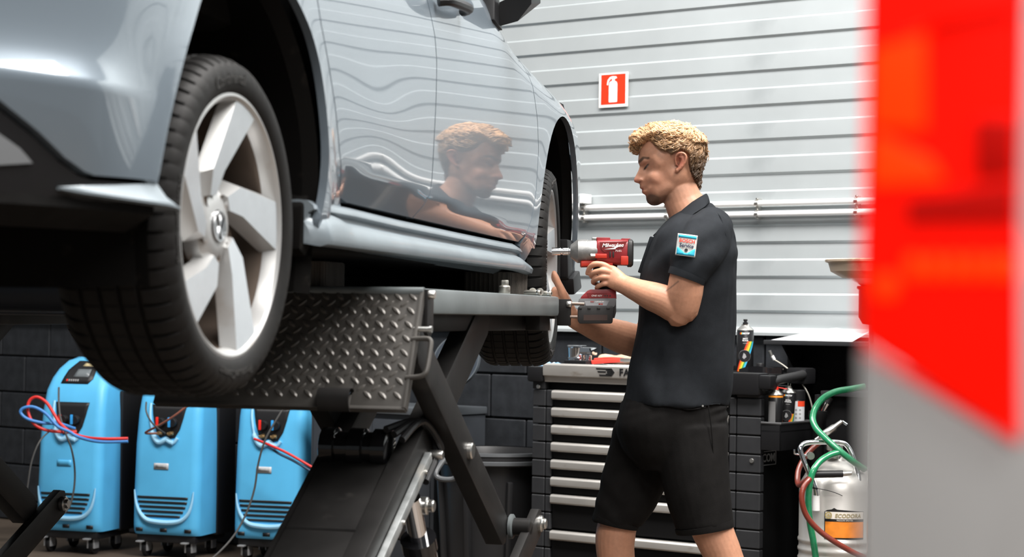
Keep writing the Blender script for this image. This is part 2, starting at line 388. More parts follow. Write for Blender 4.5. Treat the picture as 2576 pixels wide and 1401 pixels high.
# side skirt
SK = [(-.02, .072), (.000, .070), (.014, .060), (.016, .052), (.002, .045), (.004, .038), (.022, .030), (.034, .012), (.040, -.006), (.036, -.018), (.020, -.022), (-.03, -.014), (-.06, -.01), (-.06, .07)]
bm = nb(); rr = []
for u in list(np.linspace(.345, .66, 12))+list(np.linspace(.75, 2.0, 14))+list(np.linspace(2.05, 2.275, 8)):
    k = max(0, 1-(u-.345)/.30); e = max(0, (u-2.05)/.225); ring = []
    for j, (a, b) in enumerate(SK):
        lift = .012*math.sin(min(1, (u-.345)/.2)*pi)*(j in (5, 6, 7))
        bb = b+lift*(1-e)-.004*e; aa = a
        if j in (2, 3): bb -= .0
        if e > 0 and j in (5, 6, 7): bb -= (.016-.006*(j-5))*e**2
        if u < .37 and j in (6, 7, 8, 9): aa -= .03*(1-(u-.345)/.025)
        drop = np.interp(u, [.345, .6, .93, 1.44, 1.85, 2.3], [0, .001, .008, .014, .018, .020]); aa -= .030*e; bb -= drop*(1 if j < 6 or j > 11 else (.6 if j == 6 else .25 if j == 7 else 0)); aa += .012
        ring.append(V(aa, u, bb-.008*(u-.345)/1.9*(j > 5)))
    rr.append(ring)
loft(bm, rr); obj('side_skirt', bm, m_sill, car, ang=45)
# body core behind the panel gaps, floor pan, cabin
bm = nb(); box(bm, -1.60, -.055, .42, 2.18, .02, .70, .03); box(bm, -1.55, -.10, -.95, 3.3, .40, .60, .05); box(bm, -1.5, -.30, 2.2, 3.2, .1, .4, .05); box(bm, -1.5, -.30, -.8, .45, .10, .4, .05); obj('body_core', bm, m_matt, car)
bm = nb(); box(bm, -1.58, -.04, .40, 2.24, -.03, .03, .012); box(bm, -1.3, -.35, -.6, 3.1, -.01, .05, .01); box(bm, -1.20, -.40, .9, 2.2, -.05, .0, .02); box(bm, -1.22, -.42, 1.15, 2.25, -.125, -.02, .03); box(bm, -1.30, -.30, 2.32, 3.05, -.11, .05, .03); obj('floor_pan', bm, m_matt, car)
bm = nb(); box(bm, -1.30, -.42, .48, .86, -.165, .0, .05, seg=4); box(bm, -1.28, -.44, .60, .64, -.172, .005, .01); obj('exhaust_muffler', bm, mat('muffler_steel', (.035, .042, .055), .35, .6), car)
bm = nb(); prof = [(-.62, .72), (-.52, 1.02), (-.2, 1.13), (.6, 1.17), (1.3, 1.13), (1.7, .98), (2.1, .73)]
prism(bm, [(u, w-.02) for u, w in prof], lambda a, b, h: V(h, a, b), -1.42, -.20, .03); obj('cabin', bm, m_glass, car)
bm = nb(); prism(bm, [(-.2, 1.11), (.6, 1.155), (1.3, 1.115), (1.3, 1.135), (.6, 1.175), (-.2, 1.135)], lambda a, b, h: V(h, a, b), -1.44, -.18, .01); obj('roof', bm, m_paint, car)
bm = nb()
rings = []
for u in np.arange(2.0, 3.42, .1):
    wt = float(HOODTOP(u)); s0 = float(side(u, wt-.006)); rings.append([V(s0, u, wt-.006), V(s0-.05, u, wt+.012), V(-.8, u, wt+.06), V(-1.6-s0+.05, u, wt+.012), V(-1.6-s0, u, wt-.006)])
loft(bm, rings, closed=False); obj('bonnet', bm, m_paint, car)
# far side of the body
bm = nb(); box(bm, -1.64, -1.60, -.9, 3.2, .42, .72, .015); box(bm, -1.64, -1.60, .40, 2.22, 0, .43, .015); obj('far_side_panel', bm, m_paint, car)
# arch liners
for c, R, sq, nm in ((0, .395, 1.28, 'arch_liner'), (WB+.012, .385, 1.28, 'arch_liner')):
    bm = nb(); rr = []
    for a in np.linspace(-14, 194, 40):
        ca, sa = math.cos(math.radians(a)), math.sin(math.radians(a)); y, z = c+R*ca, sq*R*sa
        s0 = float(side(y, max(z, .0)))-.020
        y2, z2 = c+(R-.03)*ca, sq*(R-.03)*sa
        rr.append([V(s0, c+(R-.008)*ca, sq*(R-.008)*sa), V(s0-.03, c+(R-.022)*ca, sq*(R-.022)*sa), V(s0-.12, y, z), V(-.30, y, z), V(-.32, c+.05*ca, .05*sa)])
    loft(bm, rr, closed=False); obj(nm, bm, m_felt, car)
bm = nb(); prism(bm, [(2.90, .10), (3.02, .10), (3.03, -.02), (2.96, -.05), (2.92, -.03)], lambda a, b, h: V(h, a, b), -.22, -.012, .008)
prism(bm, [(2.93, -.03), (3.03, .0), (3.07, -.06), (2.95, -.085)], lambda a, b, h: V(h, a, b), -.26, .004, .008); obj('front_air_deflector', bm, m_black, car)
bm = nb(); prism(bm, [(.335, .06), (.40, .10), (.44, .02), (.36, -.045), (.325, -.03)], lambda a, b, h: V(h, a, b), -.14, .006, .008); obj('rear_arch_deflector', bm, m_felt, car)
# door handle, mirror
bm = nb(); tube(bm, smooth_path([(.030, 1.20, .612), (.052, 1.225, .617), (.056, 1.32, .622), (.052, 1.40, .625), (.028, 1.43, .624)], 4), .013, 10); obj('door_handle', bm, m_black, car)
mir = []
bm = nb()
prism(bm, [(1.80, .66), (1.90, .645), (2.02, .70), (1.98, .79), (1.84, .80)], lambda a, b, h: V(h+float(side(a, min(b, .69)))*.6, a, b), -.03, .012, .006)
mb = obj('mirror_base', bm, m_black, car)
bm = nb(); loft(bm, [[V(.00, 1.88, .652), V(.00, 1.99, .688), V(.01, 1.99, .73), V(.01, 1.87, .72)], [V(.06, 1.885, .668), V(.06, 1.985, .705), V(.06, 1.985, .75), V(.06, 1.88, .745)], [V(.10, 1.88, .715), V(.10, 1.99, .735), V(.10, 1.99, .80), V(.10, 1.88, .80)]]); obj('mirror_stalk', bm, m_black, mb)
bm = nb(); box(bm, .05, .27, 1.86, 2.00, .752, .90, .045, seg=4, M=Matrix.Translation((0, 0, 0))); obj('mirror_housing', bm, m_black, mb)
bm = nb(); box(bm, .07, .25, 1.852, 1.862, .775, .88, .004); obj('mirror_glass', bm, m_chrome, mb)
# ---------------- wheels
R_RIM = .2465
def tyre_bm():
    bm = nb(); prof = [(.236, -.018), (.243, -.006), (.252, .002), (.270, .006), (.288, .004), (.302, -.006), (.3105, -.020), (.3145, -.032)]
    lat = [0, 0, 0, 0, 0, .4, 1, 1]; x = -.036
    for g in (-.056, -.092, -.128, -.164):
        prof += [(.3165, g+.0055), (.3085, g+.003), (.3085, g-.003), (.3165, g-.0055)]; lat += [1 if g == -.056 else .35, 0, 0, .35]
    prof += [(.3165, -.176), (.3145, -.188), (.309, -.200), (.29, -.220), (.25, -.222), (.23, -.205)]; lat += [.35, 1, 1, .2, 0, 0]
    NP = 62; rings = []
    for p in range(NP):
        for s, dep in ((0, 0), (.74, 0), (.80, .006), (.94, .006)):
            a = 2*pi*(p+s)/NP; ca, sa = math.cos(a), math.sin(a)
            rings.append([V(h, ca*(r-dep*l), sa*(r-dep*l)) for (r, h), l in zip(prof, lat)])
    R = [[bm.verts.new(q) for q in r] for r in rings]; n = len(R)
    for i in range(n):
        A, B = R[i], R[(i+1) % n]
        for k in range(len(prof)-1): bm.faces.new((A[k], B[k], B[k+1], A[k+1]))
    return bm
def rim_bm():
    bm = nb()
    lathe(bm, [(.2465, -.016), (.248, -.008), (.2455, -.003), (.240, -.002), (.234, -.007), (.229, -.022), (.2265, -.036)], axis='X', n=96)
    lathe(bm, [(.0001, -.034), (.040, -.034), (.055, -.037), (.072, -.046), (.075, -.075)], axis='X', n=40)
    pol = lambda a, r: (R_RIM*r*math.cos(math.radians(a)), R_RIM*r*math.sin(math.radians(a)))
    fx = lambda r: -.008-.024*max(0, min(1, (.95-r)/.65))**1.3
    for k in range(5):
        o = k*72
        T = [(86, .965), (74.5, .968), (63, .965), (85, .42), (104, .24), (128, .28), (115, .46)]
        Bt = [(90, .955), (76, .955), (61, .955), (82, .38), (100, .20), (136, .26), (125, .46)]
        dep = [.028, .03, .03, .032, .034, .032, .032]
        A = [bm.verts.new(V(fx(r), *pol(a+o, r))) for a, r in T]
        B = [bm.verts.new(V(fx(r)-d, *pol(a+o, r))) for (a, r), d in zip(Bt, dep)]
        bm.faces.new(A); n = len(A)
        for i in range(n): bm.faces.new((A[i], B[i], B[(i+1) % n], A[(i+1) % n]))
    return bm
def wheel(name, loc, rz, roll, disc=True, detail=True):
    w = obj(name, rim_bm(), m_alloy, car, ang=28, loc=V(*loc)); w.rotation_euler = (roll, 0, rz)
    faces = [p for p in w.data.polygons if len(p.vertices) == 7]
    w.data.materials.append(m_machined)
    for p in faces: p.material_index = 1
    obj('tyre', tyre_bm(), m_rubber, w, ang=35)
    bm = nb(); lathe(bm, [(.2265, -.034), (.2245, -.05), (.2215, -.10), (.213, -.19)], axis='X', n=96); obj('rim_barrel', bm, mat('shaded_brown_barrel', (.13, .10, .08), .45, .5, var=.25, vscale=8), w)  # brown barrel, colour darkened to stand in for shade behind the spokes
    bm = nb(); lathe(bm, [(.0001, -.032), (.029, -.032), (.031, -.034), (.031, -.04)], axis='X', n=32); obj('hub_cap', bm, m_gloss, w)
    bm = nb(); lathe(bm, [(.0255, -.0315), (.0285, -.0315), (.0285, -.029), (.0255, -.029), (.0255, -.0315)], axis='X', n=32)
    def bar(a, b, t=.0024):
        a = Vector(a); b = Vector(b); d = (b-a).normalized(); nrm = Vector((-d.y, d.x))*t
        prism(bm, [tuple(a+nrm), tuple(a-nrm), tuple(b-nrm), tuple(b+nrm)], lambda p, q, h: V(h, -p, q), -.0318, -.0295)
    bar((-.0105, .024), (0, .002)); bar((.0105, .024), (0, .002)); bar((-.022, .013), (-.011, -.022)); bar((.022, .013), (.011, -.022)); bar((-.011, -.022), (0, -.002)); bar((.011, -.022), (0, -.002))
    e = obj('hub_emblem', bm, m_chrome, w, flat=True); e.rotation_euler[0] = -roll
    src = None
    for k in range(5):
        a = math.radians(36+72*k+20); p = (0, .056*math.cos(a), .056*math.sin(a))
        if src is None:
            bm = nb(); lathe(bm, [(.0001, -.043), (.0085, -.043), (.0085, -.058)], axis='X', n=6); lathe(bm, [(.0128, -.0368), (.0135, -.0362), (.0128, -.06), (.0001, -.060)], axis='X', n=20)
            src = obj('wheel_bolt', bm, m_brake, w, loc=V(*p))
        else: inst(src, 'wheel_bolt', w, p)
    if disc:
        bm = nb(); lathe(bm, [(.05, -.085), (.145, -.085), (.145, -.105), (.05, -.105)], axis='X', n=48); lathe(bm, [(.0001, -.07), (.07, -.07), (.072, -.09)], axis='X', n=32); obj('brake_disc', bm, m_brake, w)
        bm = nb(); lathe(bm, [(.0001, -.125), (.20, -.125), (.20, -.13)], axis='X', n=48); obj('splash_plate', bm, m_matt, w)
    if detail:
        def ring_text(s, size, R, mid):
            def warp(c):
                a = math.radians(mid)-c.x/R; r = R+c.y; x = .0066-max(0, r-.284)*.12 if r > .27 else .0066-(.27-r)*.12
                return V(x+c.z, r*math.cos(a), r*math.sin(a))
            text_obj('sidewall_lettering', s, size, m_rubtxt, w, None, .0008, warp=warp)
        ring_text('Continental', .030, .272, 90+math.degrees(-roll)+10); ring_text('PremiumContact', .022, .272, 270-math.degrees(roll)); ring_text('PremiumContact', .022, .272, 180-math.degrees(roll))
    return w
rw = wheel('rear_wheel', (0, 0, 0), 0, 0)
fw = wheel('front_wheel', (0, WB, 0), math.radians(8.2), math.radians(20))
for u in (0, WB):
    w = inst(rw, 'far_wheel', car, (-1.58, u, 0), (0, 0, pi))
    ty = next(c for c in rw.children if c.name.startswith('tyre')); inst(ty, 'tyre', w, (0, 0, 0))
# ------------------------------------------------------------------ scissor lift (x out, y along the car, z up from the floor)
HZ = CAR_O.z
def lift(label, mirror=False, detail=True):
    s = -1 if mirror else 1; ox = -1.60 if mirror else 0
    X = lambda v: ox+s*v
    t = thing('scissor_lift', label, 'lift', (CAR_O.x, CAR_O.y, 0), -CAR_YAW, 'scissor lift platforms')
    def bx(bm, v0, v1, u0, u1, w0, w1, bev=0.): a, b = sorted((X(v0), X(v1))); box(bm, a, b, u0, u1, HZ+w0, HZ+w1, bev)
    bm = nb(); bx(bm, -.50, .10, .905, 2.295, -.157, -.098, .011); obj('platform', bm, m_liftgrey, t)
    bm = nb(); bx(bm, -.46, .02, .93, 2.28, -.20, -.150, .006); obj('underframe', bm, m_liftdark, t)
    def bar(name, a, b, w, v0, v1, m=m_liftdark, hook=False):
        a = Vector(a); b = Vector(b); d = (b-a).normalized(); n = Vector((-d.y, d.x))*w/2; e = d*w*.45
        P = [a-n-e*.3, a-n*.6-e, a+n*.6-e, a+n-e*.3, b+n+e*.3, b+n*.6+e, b-n*.6+e, b-n+e*.3]
        bm = nb(); prism(bm, [tuple(p) for p in P], lambda p, q, h: V(X(h), p, HZ+q), v0, v1, .004); return obj(name, bm, m, t)
    L = 1.0
    for dv in (0, -.29):
        bar('scissor_arm', (.955, -.24), (1.745, -.735), .088, .030+dv, .078+dv)
        bar('scissor_arm', (1.70, -.168), (.30, -1.00), .112 if not dv else .08, -.025+dv*.66, .026+dv*.66)
    bar('scissor_arm', (1.90, -.735), (.70, -1.28), .080, .115, .140)
    if mirror: bar('scissor_arm', (1.90, -.735), (.70, -1.28), .080, -.28, -.255)
    def pin(name, u, w, v0, v1, r, m=m_steel):
        bm = nb(); a, b = sorted((X(v0), X(v1))); lathe(bm, [(.0001, a), (r*.85, a), (r, a+.003), (r, b-.003), (r*.85, b), (.0001, b)], (0, u, HZ+w), 'X', 18); return obj(name, bm, m, t)
    if not mirror: pin('cross_shaft', 1.80, -.735, .05, .14, .024, m_liftdark)
    pin('shaft_collar', 1.80, -.735, .078, .092, .034, m_liftgrey)
    pin('pivot_bolt', 1.37, -.50, .070, .090, .021)
    pin('pivot_bolt', 1.90, -.735, .136, .150, .023); pin('pivot_bolt', 1.90, -.735, .146, .160, .015)
    pin('pivot_bolt', 1.24, -.42, -.235, -.215, .022)
    if mirror: [pin('pivot_bolt', 1.90, -.735, -.296, -.278, .022), pin('pivot_bolt', 1.90, -.735, -.304, -.29, .014)]
    bm = nb(); bx(bm, -.50, .15, .45, 2.2, -1.3583, -1.31, .01); obj('base_frame', bm, m_liftdark, t)
    # wide lower boom with its torsion tube, slide rail and ram
    fb = lambda p, q, h: V(X(h), p, HZ+q)
    bm = nb(); prism(bm, [(1.04, -.505), (1.05, -.535), (.26, -1.0), (.24, -.97)], fb, -.195, -.022, .004); obj('boom_cover', bm, m_liftdark, t)
    src = None
    for k, (p, q) in enumerate(((.80, -.648), (.62, -.755), (.45, -.856))):
        bm = nb(); bx(bm, -.192, -.024, p-.006, p+.006, q-.004, q+.006, .002); obj('cover_seam', bm, m_liftdark, t)
    bm = nb(); prism(bm, [(1.150, -.490), (1.165, -.512), (.50, -.90), (.49, -.875)], fb, .028, .044, .002); obj('slide_rail', bm, mat('worn_slide_rail', (.42, .44, .44), .35, .6, var=.25, vscale=30, dirt=(.62, .60, .55, .55), dscale=14), t)
    for p, q in ((1.105, -.535), (.93, -.638), (.78, -.728)): pin('rail_rivet', p, q, .042, .049, .006)
    pin('torsion_tube', 1.06, -.480, -.195, -.03, .040, m_gloss)
    for v in (-.18, -.11, -.05): pin('tube_collar', 1.06, -.480, v-.020, v+.020, .049, m_gloss)
    bm = nb(); tube(bm, [V(X(-.0), 1.13, HZ-.60), V(X(-.0), 1.215, HZ-.73)], .024, 18); obj('ram_rod', bm, m_chrome, t)
    bm = nb(); tube(bm, [V(X(-.0), 1.20, HZ-.71), V(X(-.0), 1.50, HZ-1.18)], .040, 20); tube(bm, [V(X(-.0), 1.197, HZ-.705), V(X(-.0), 1.215, HZ-.733)], .045, 20); obj('ram_cylinder', bm, m_gloss, t)
    pin('pivot_bolt', 1.165, -.622, -.02, .035, .022); pin('pivot_bolt', 1.165, -.622, .03, .050, .015)
    for k in range(3):
        bm = nb(); tube(bm, smooth_path([V(X(-.03+.02*k), 1.02, HZ-.43-.012*k), V(X(.01+.01*k), 1.12, HZ-.415), V(X(.03+.01*k), 1.21, HZ-.45-.015*k), V(X(.04), 1.20, HZ-.51), V(X(.04), 1.12, HZ-.56)], 6), .009, 8); obj('hydraulic_hose', bm, m_black, t)
    pin('hose_fitting', 1.20, -.50, .02, .06, .012)
    # hinged tread plate ramp
    hinge = obj('ramp_hinge', (lambda b: (tube(b, [V(X(-.51), .9, HZ-.106), V(X(.095), .9, HZ-.106)], .011, 12), b)[1])(nb()), m_liftgrey, t)
    ca, sa = math.cos(math.radians(26)), math.sin(math.radians(26)); LEN = .292
    def pl(v, l, h): return V(X(v), .895-l*sa-h*ca, HZ-.104-l*ca+h*sa)       # h: outward normal of the plate
    def plate(bm, v0, v1, l0, l1, h0=-.006, h1=0.):
        prism(bm, [(v0, l0), (v1, l0), (v1, l1), (v0, l1)], lambda a, b, h: pl(a, b, h), h0, h1, .0012)
    bm = nb(); v0, v1 = -.102, -.035; l0, l1 = .248, .262
    plate(bm, -.51, v0, 0, LEN); plate(bm, v1, .094, 0, LEN); plate(bm, v0, v1, 0, l0); plate(bm, v0, v1, l1, LEN)
    ramp = obj('ramp_plate', bm, m_plate, t)
    bm = nb(); plate(bm, .088, .096, 0, LEN, -.02, .004); plate(bm, -.51, .094, LEN-.004, LEN+.004, -.02, .001); obj('ramp_edge', bm, m_plate, ramp)
    bm = nb(); nn = 14; outer = []; 
    for h0 in (0, 1):
        pass
    ring = []
    for i in range(nn+1):
        a = math.radians(100-190*i/nn); ring.append((.268+.030*math.cos(a)*-.2-.026*math.sin(a)+.012, .004+.028*math.cos(a)))
    pts = ring+[(l*.0+l-.004*0, max(h-.004, -.004)) for l, h in ring[::-1]]
    rr = [[pl(v, l, h) for l, h in ring]+[pl(v, l-.002, h-.004) for l, h in ring[::-1]] for v in (v0-.004, v1+.004)]
    loft(bm, rr); obj('ramp_stop_flap', bm, m_liftdark, ramp)
    if detail:
        def lug_bm():
            bm = nb(); n = 8; base = []; top = []
            for i in range(n): 
                a = 2*pi*i/n; base.append(V(.0140*math.cos(a), .0064*math.sin(a), 0)); top.append(V(.0085*math.cos(a), .0022*math.sin(a), .0040))
            loft(bm, [base, top]); return bm
        src = None; N = Vector((0, -ca, sa)); D = Vector((0, -sa, -ca))
        for kk in (0, 1):
            for i in range(17):
                for j in range(8):
                    v = .072-.0352*(i+.5*kk); l = .022+.0352*(j+.5*kk)-.006
                    if v < -.50 or l > LEN-.012 or (v0-.004 < v < v1+.004 and l > .232): continue
                    M = basis(pl(v, l, 0), Vector((1, 0, 0))*math.cos(math.radians(42))+D*math.sin(math.radians(42))*(1 if kk == 0 else -1), Vector((1, 0, 0)).cross(N)*0+N.cross(Vector((1, 0, 0))*math.cos(math.radians(42))+D*math.sin(math.radians(42))*(1 if kk == 0 else -1)))
                    if src is None: src = obj('tread_lug', lug_bm(), m_lug, ramp); c = src
                    else: c = src.copy(); COL.objects.link(c)
                    c.parent = ramp; c.matrix_local = M @ Matrix.Diagonal((1, 1, 1, 1) if kk == 0 else (.95, .75, .55, 1))
    bm = nb(); tube(bm, smooth_path([pl(.085, .122, .0), pl(.118, .122, .004), pl(.130, .126, .006), pl(.134, .140, .006), pl(.134, .195, .006), pl(.130, .210, .006), pl(.118, .216, .004), pl(.085, .218, .0)], 3), .0058, 10); obj('ramp_handle', bm, m_plate, ramp)
    bm = nb(); tube(bm, [pl(.085, .095, -.004), pl(.128, .095, -.004)], .006, 10); tube(bm, [pl(.122, .095, -.004), pl(.128, .095, -.004)], .008, 10); obj('ramp_pin', bm, m_steel, ramp)
    bm = nb(); prism(bm, [(.90, -.10), (.95, -.10), (.95, -.19), (.925, -.215), (.90, -.20)], fb, .094, .104, .002); obj('hinge_bracket', bm, m_liftdark, t)
    pin('hinge_bolt', .912, -.112, .095, .118, .010)
    # front end bracket
    bm = nb(); bx(bm, -.48, .085, 2.292, 2.33, -.165, -.105, .004); obj('front_crossmember', bm, m_liftdark, t)
    bm = nb(); bx(bm, .085, .125, 2.325, 2.345, -.185, -.105, .002); bx(bm, .02, .115, 2.345, 2.36, -.155, -.11, .001); obj('stop_bracket', bm, m_liftdark, t)
    bm = nb(); tube(bm, [V(X(.115), 2.33, HZ-.118), V(X(.165), 2.345, HZ-.119)], .005, 10); tube(bm, [V(X(.115), 2.33, HZ-.158), V(X(.145), 2.34, HZ-.158)], .0045, 10); obj('stop_rods', bm, mat('dull_rod', (.16, .12, .10), .45, .7), t)
    pin('stop_bolt', 2.325, -.120, .115, .130, .010)
    bm = nb(); bx(bm, .03, .075, 2.15, 2.28, -.20, -.150, .004); obj('stop_housing', bm, m_liftdark, t)
    return t
lift('grey scissor lift with tread-plate ramp under the near side of the car')
lift('dark scissor lift platform under the far side of the car', True, False)
def pad(v0, v1, u0, u1, w0, w1, label):
    t = thing('lifting_pad', label, 'rubber pad', (CAR_O.x, CAR_O.y, 0), -CAR_YAW, 'rubber lifting pads')
    bm = nb(); box(bm, v0, v1, u0, u1, HZ+w0, HZ+w1, .004); obj('pad_block', bm, m_pad, t)
    bm = nb(); n = 13
    for i in range(n):
        c = u0+.008+(u1-u0-.016)*i/(n-1); box(bm, v1-.001, v1+.003, c-.0028, c+.0028, HZ+w0+.003, HZ+w1-.003, .001)
    for i in range(10):
        c = v0+.008+(v1-v0-.016)*i/9; box(bm, c-.0028, c+.0028, u0-.003, u0+.001, HZ+w0+.003, HZ+w1-.003, .001)
    obj('ribs', bm, m_pad, t)
pad(-.30, -.165, .95, 1.09, -.0982, -.035, 'ribbed rubber lifting pad under the rear end of the sill')
pad(-.14, 0., 2.085, 2.285, -.0982, -.030, 'ribbed rubber lifting pad under the front end of the sill')
CM = Matrix.Translation((CAR_O.x, CAR_O.y, HZ)) @ Matrix.Rotation(-CAR_YAW, 4, 'Z')
def car_pt(v, u, w): return CM @ V(v, u, w)
m_socket = mat('satin_socket_steel', (.52, .50, .45), .3, .85)
t = thing('impact_socket', 'upright steel socket with hexagon top standing on the lift beam', 'socket', car_pt(.055, 1.80, -.0978), -CAR_YAW)
bm = nb(); lathe(bm, [(.0001, 0), (.0155, 0), (.0160, .001), (.0160, .020), (.014, .0225), (.011, .024), (.0001, .024)], n=24); obj('socket_body', bm, m_socket, t)
bm = nb(); lathe(bm, [(.011, .024), (.0115, .025), (.0115, .036), (.010, .038), (.0001, .038)], n=6); obj('hex_top', bm, m_socket, t)
for k, (v, u, ang, ln, lab) in enumerate(((.062, 2.10, 75, .055, 'steel socket lying leftmost on the lift beam by the front wheel'), (.052, 2.145, 12, .032, 'steel socket lying second on the lift beam by the front wheel'), (.060, 2.205, 14, .032, 'steel socket lying third on the lift beam by the front wheel'), (.062, 2.245, 78, .052, 'slim steel socket lying nearest the front wheel on the lift beam'))):
    t = thing('wheel_socket', lab, 'socket', car_pt(v, u, -.0978), -CAR_YAW+math.radians(ang), 'loose sockets on the lift beam')
    r = .0115 if ln < .04 else .008
    bm = nb(); lathe(bm, [(r*.55, -ln/2+.012), (r*.55, -ln/2), (r*.9, -ln/2), (r, -ln/2+.002), (r, ln/2-.008), (r*.8, ln/2-.002), (r*.5, ln/2), (.0001, ln/2)], (0, 0, r), 'Y', 20); obj('socket_barrel', bm, m_socket, t)
    bm = nb(); lathe(bm, [(r+.0008, -ln/2+.006), (r+.0008, -ln/2+.010)], (0, 0, r+.0008), 'Y', 20); obj('socket_band', bm, m_chrome, t)
# ------------------------------------------------------------------ the mechanic
MY = 6.05; S = 793.4                                   # his plane and its pixels per metre
def mp(x, y, dy=0.): return at(x, y, MY+dy)
m_skin = mat('skin', (.5, .27, .18), .48, attr='tone', bump=.12, bscale=260, sss=.10, var=.07, vscale=90)
m_cloth = mat('charcoal_pique', (.0145, .0165, .0195), .85, spec=.15, var=.14, vscale=30, bump=.35, bscale=700)
m_short = mat('black_twill', (.0078, .0071, .0068), .85, spec=.15, var=.2, vscale=25, bump=.25, bscale=500)
man = thing('person', 'person in charcoal polo shirt and black shorts working at the front wheel', 'person', (mp(1700, 1600).x, MY, 0))
MO = Vector(man.location)
def limb(bm, rows, n=26, sm=3, rc=True):
    """rows: (px, py, dy, radius px in the picture plane, radius px in depth)"""
    P = [mp(r[0], r[1], r[2])-MO for r in rows]; A = [r[3]/S for r in rows]; B = [(r[4] if len(r) > 4 else r[3])/S for r in rows]
    Q = smooth_path(P, sm); xs = np.linspace(0, len(P)-1, len(Q)); A = np.interp(xs, range(len(P)), A); B = np.interp(xs, range(len(P)), B)
    rings = []
    for i, c in enumerate(Q):
        t = (Q[min(i+1, len(Q)-1)]-Q[max(i-1, 0)]).normalized(); dpt = Vector((0, 1, 0)); dpt = dpt-t*dpt.dot(t)
        if dpt.length < .2: dpt = Vector((0, 0, 1))-t*t.z
        dpt.normalize(); s = t.cross(dpt)
        rings.append([c+s*A[i]*math.cos(2*pi*k/n)+dpt*B[i]*math.sin(2*pi*k/n) for k in range(n)])
    def capend(c, t, ring):       # rounded end
        return [[c+(p-c)*math.cos(a)+t*math.sin(a)*((p-c).length) for p in ring] for a in (.5, 1.0, 1.35)]
    t0 = (Q[0]-Q[1]).normalized(); t1 = (Q[-1]-Q[-2]).normalized()
    if rc: rings = capend(Q[0], t0, rings[0])[::-1]+rings+capend(Q[-1], t1, rings[-1])
    loft(bm, rings)
def torso_rings(bm, rows, k=1., n=28, sub=5, sq=2.4):
    rows = np.array(rows, float); ys = rows[:, 0]; yy = np.linspace(ys[0], ys[-1], len(ys)*sub)
    from_tab = lambda c: np.array([np.interp(y, ys, rows[:, c]) for y in yy])
    f, b, h = from_tab(1), from_tab(2), from_tab(3); ker = np.ones(5)/5
    sm = lambda a: np.convolve(np.pad(a, 2, mode='edge'), ker, 'valid'); f, b, h = sm(f), sm(b), sm(h); R = []
    for y, x0, x1, hw in zip(yy, f, b, h):
        c = mp((x0+x1)/2, y)-MO; rx = (x1-x0)/2/S*k; ry = hw*k; ring = []
        for q in range(n):
            a = 2*pi*q/n; ca, sa = math.cos(a), math.sin(a); e = 2/sq
            ring.append(c+V(rx*abs(ca)**e*(1 if ca > 0 else -1), ry*abs(sa)**e*(1 if sa > 0 else -1), 0))
        R.append(ring)
    loft(bm, R)
TORSO = [(512, 1722, 1786, .055), (525, 1706, 1797, .080), (540, 1690, 1816, .120), (558, 1673, 1831, .165), (590, 1650, 1843, .200), (630, 1632, 1850, .208), (680, 1616, 1855, .203), (740, 1608, 1857, .192), (820, 1600, 1856, .180), (900, 1592, 1849, .176), (960, 1580, 1840, .180), (1006, 1567, 1829, .186)]
# head: silhouette in crop pixels of the face, half thickness sculpted from the side
HC = lambda a, b: (1560+a/5.004, 280+b/5.004)
HEAD = [(240, 470), (231, 560), (227, 610), (224, 640), (240, 676), (246, 694), (228, 745), (203, 795), (177, 842), (170, 866), (178, 890), (208, 903), (240, 908), (248, 925), (244, 948), (250, 972), (280, 983), (272, 1000), (273, 1022), (293, 1043), (320, 1052), (325, 1075), (327, 1110), (343, 1150), (385, 1182), (430, 1190), (480, 1183), (540, 1152), (640, 1095), (760, 1040), (900, 960), (985, 860), (1035, 740), (1062, 600), (1062, 450), (1020, 330), (930, 240), (800, 195), (650, 185), (500, 210), (380, 270), (290, 360)]
CTL = [(190, 860, .013, .016), (236, 740, .013, .022), (215, 800, .012, .018), (250, 620, .045, .045), (270, 480, .058, .062), (262, 985, .028, .034), (262, 935, .022, .028), (345, 1110, .030, .040), (420, 1150, .040, .045), (420, 860, .056, .056), (400, 980, .049, .055), (600, 1050, .058, .055), (470, 620, .066, .070), (700, 500, .076, .085), (700, 800, .066, .07), (980, 500, .073, .085), (940, 800, .055, .06), (600, 300, .072, .08)]
FEAT = [(318, 705, 44, -.0075), (330, 698, 22, .0050), (300, 640, 34, .0035), (455, 770, 70, .0018), (262, 872, 20, .0075), (248, 893, 9, -.0045), (322, 985, 20, -.0035), (285, 1012, 16, .0030), (350, 930, 40, -.0035), (600, 960, 70, .004), (420, 1090, 50, .002), (690, 690, 50, -.003)]
def head_half(P):
    """P in crop pixels -> half thickness (m)"""
    d = edge_dist(P, HEAD)/5.004/S
    w = np.stack([1/(((P[:, 0]-c[0])**2+(P[:, 1]-c[1])**2)/1600+.15)**1.7 for c in CTL], 1); w /= w.sum(1, keepdims=True)
    T = w@np.array([c[2] for c in CTL]); D = w@np.array([c[3] for c in CTL])
    q = np.clip(d/D, 0, 1); t = T*np.sqrt(np.clip(1-(1-q)**2.1, 0, 1))
    f = np.zeros(len(P))
    for cx, cy, r, a in FEAT: f += a*np.exp(-((P[:, 0]-cx)**2+(P[:, 1]-cy)**2)/r**2)
    return np.maximum(t+f*np.clip(d/.006, 0, 1), 0)
def crop_pt(a, b, dy): p = mp(*HC(a, b)); return V(p.x, p.y+dy, p.z)-MO
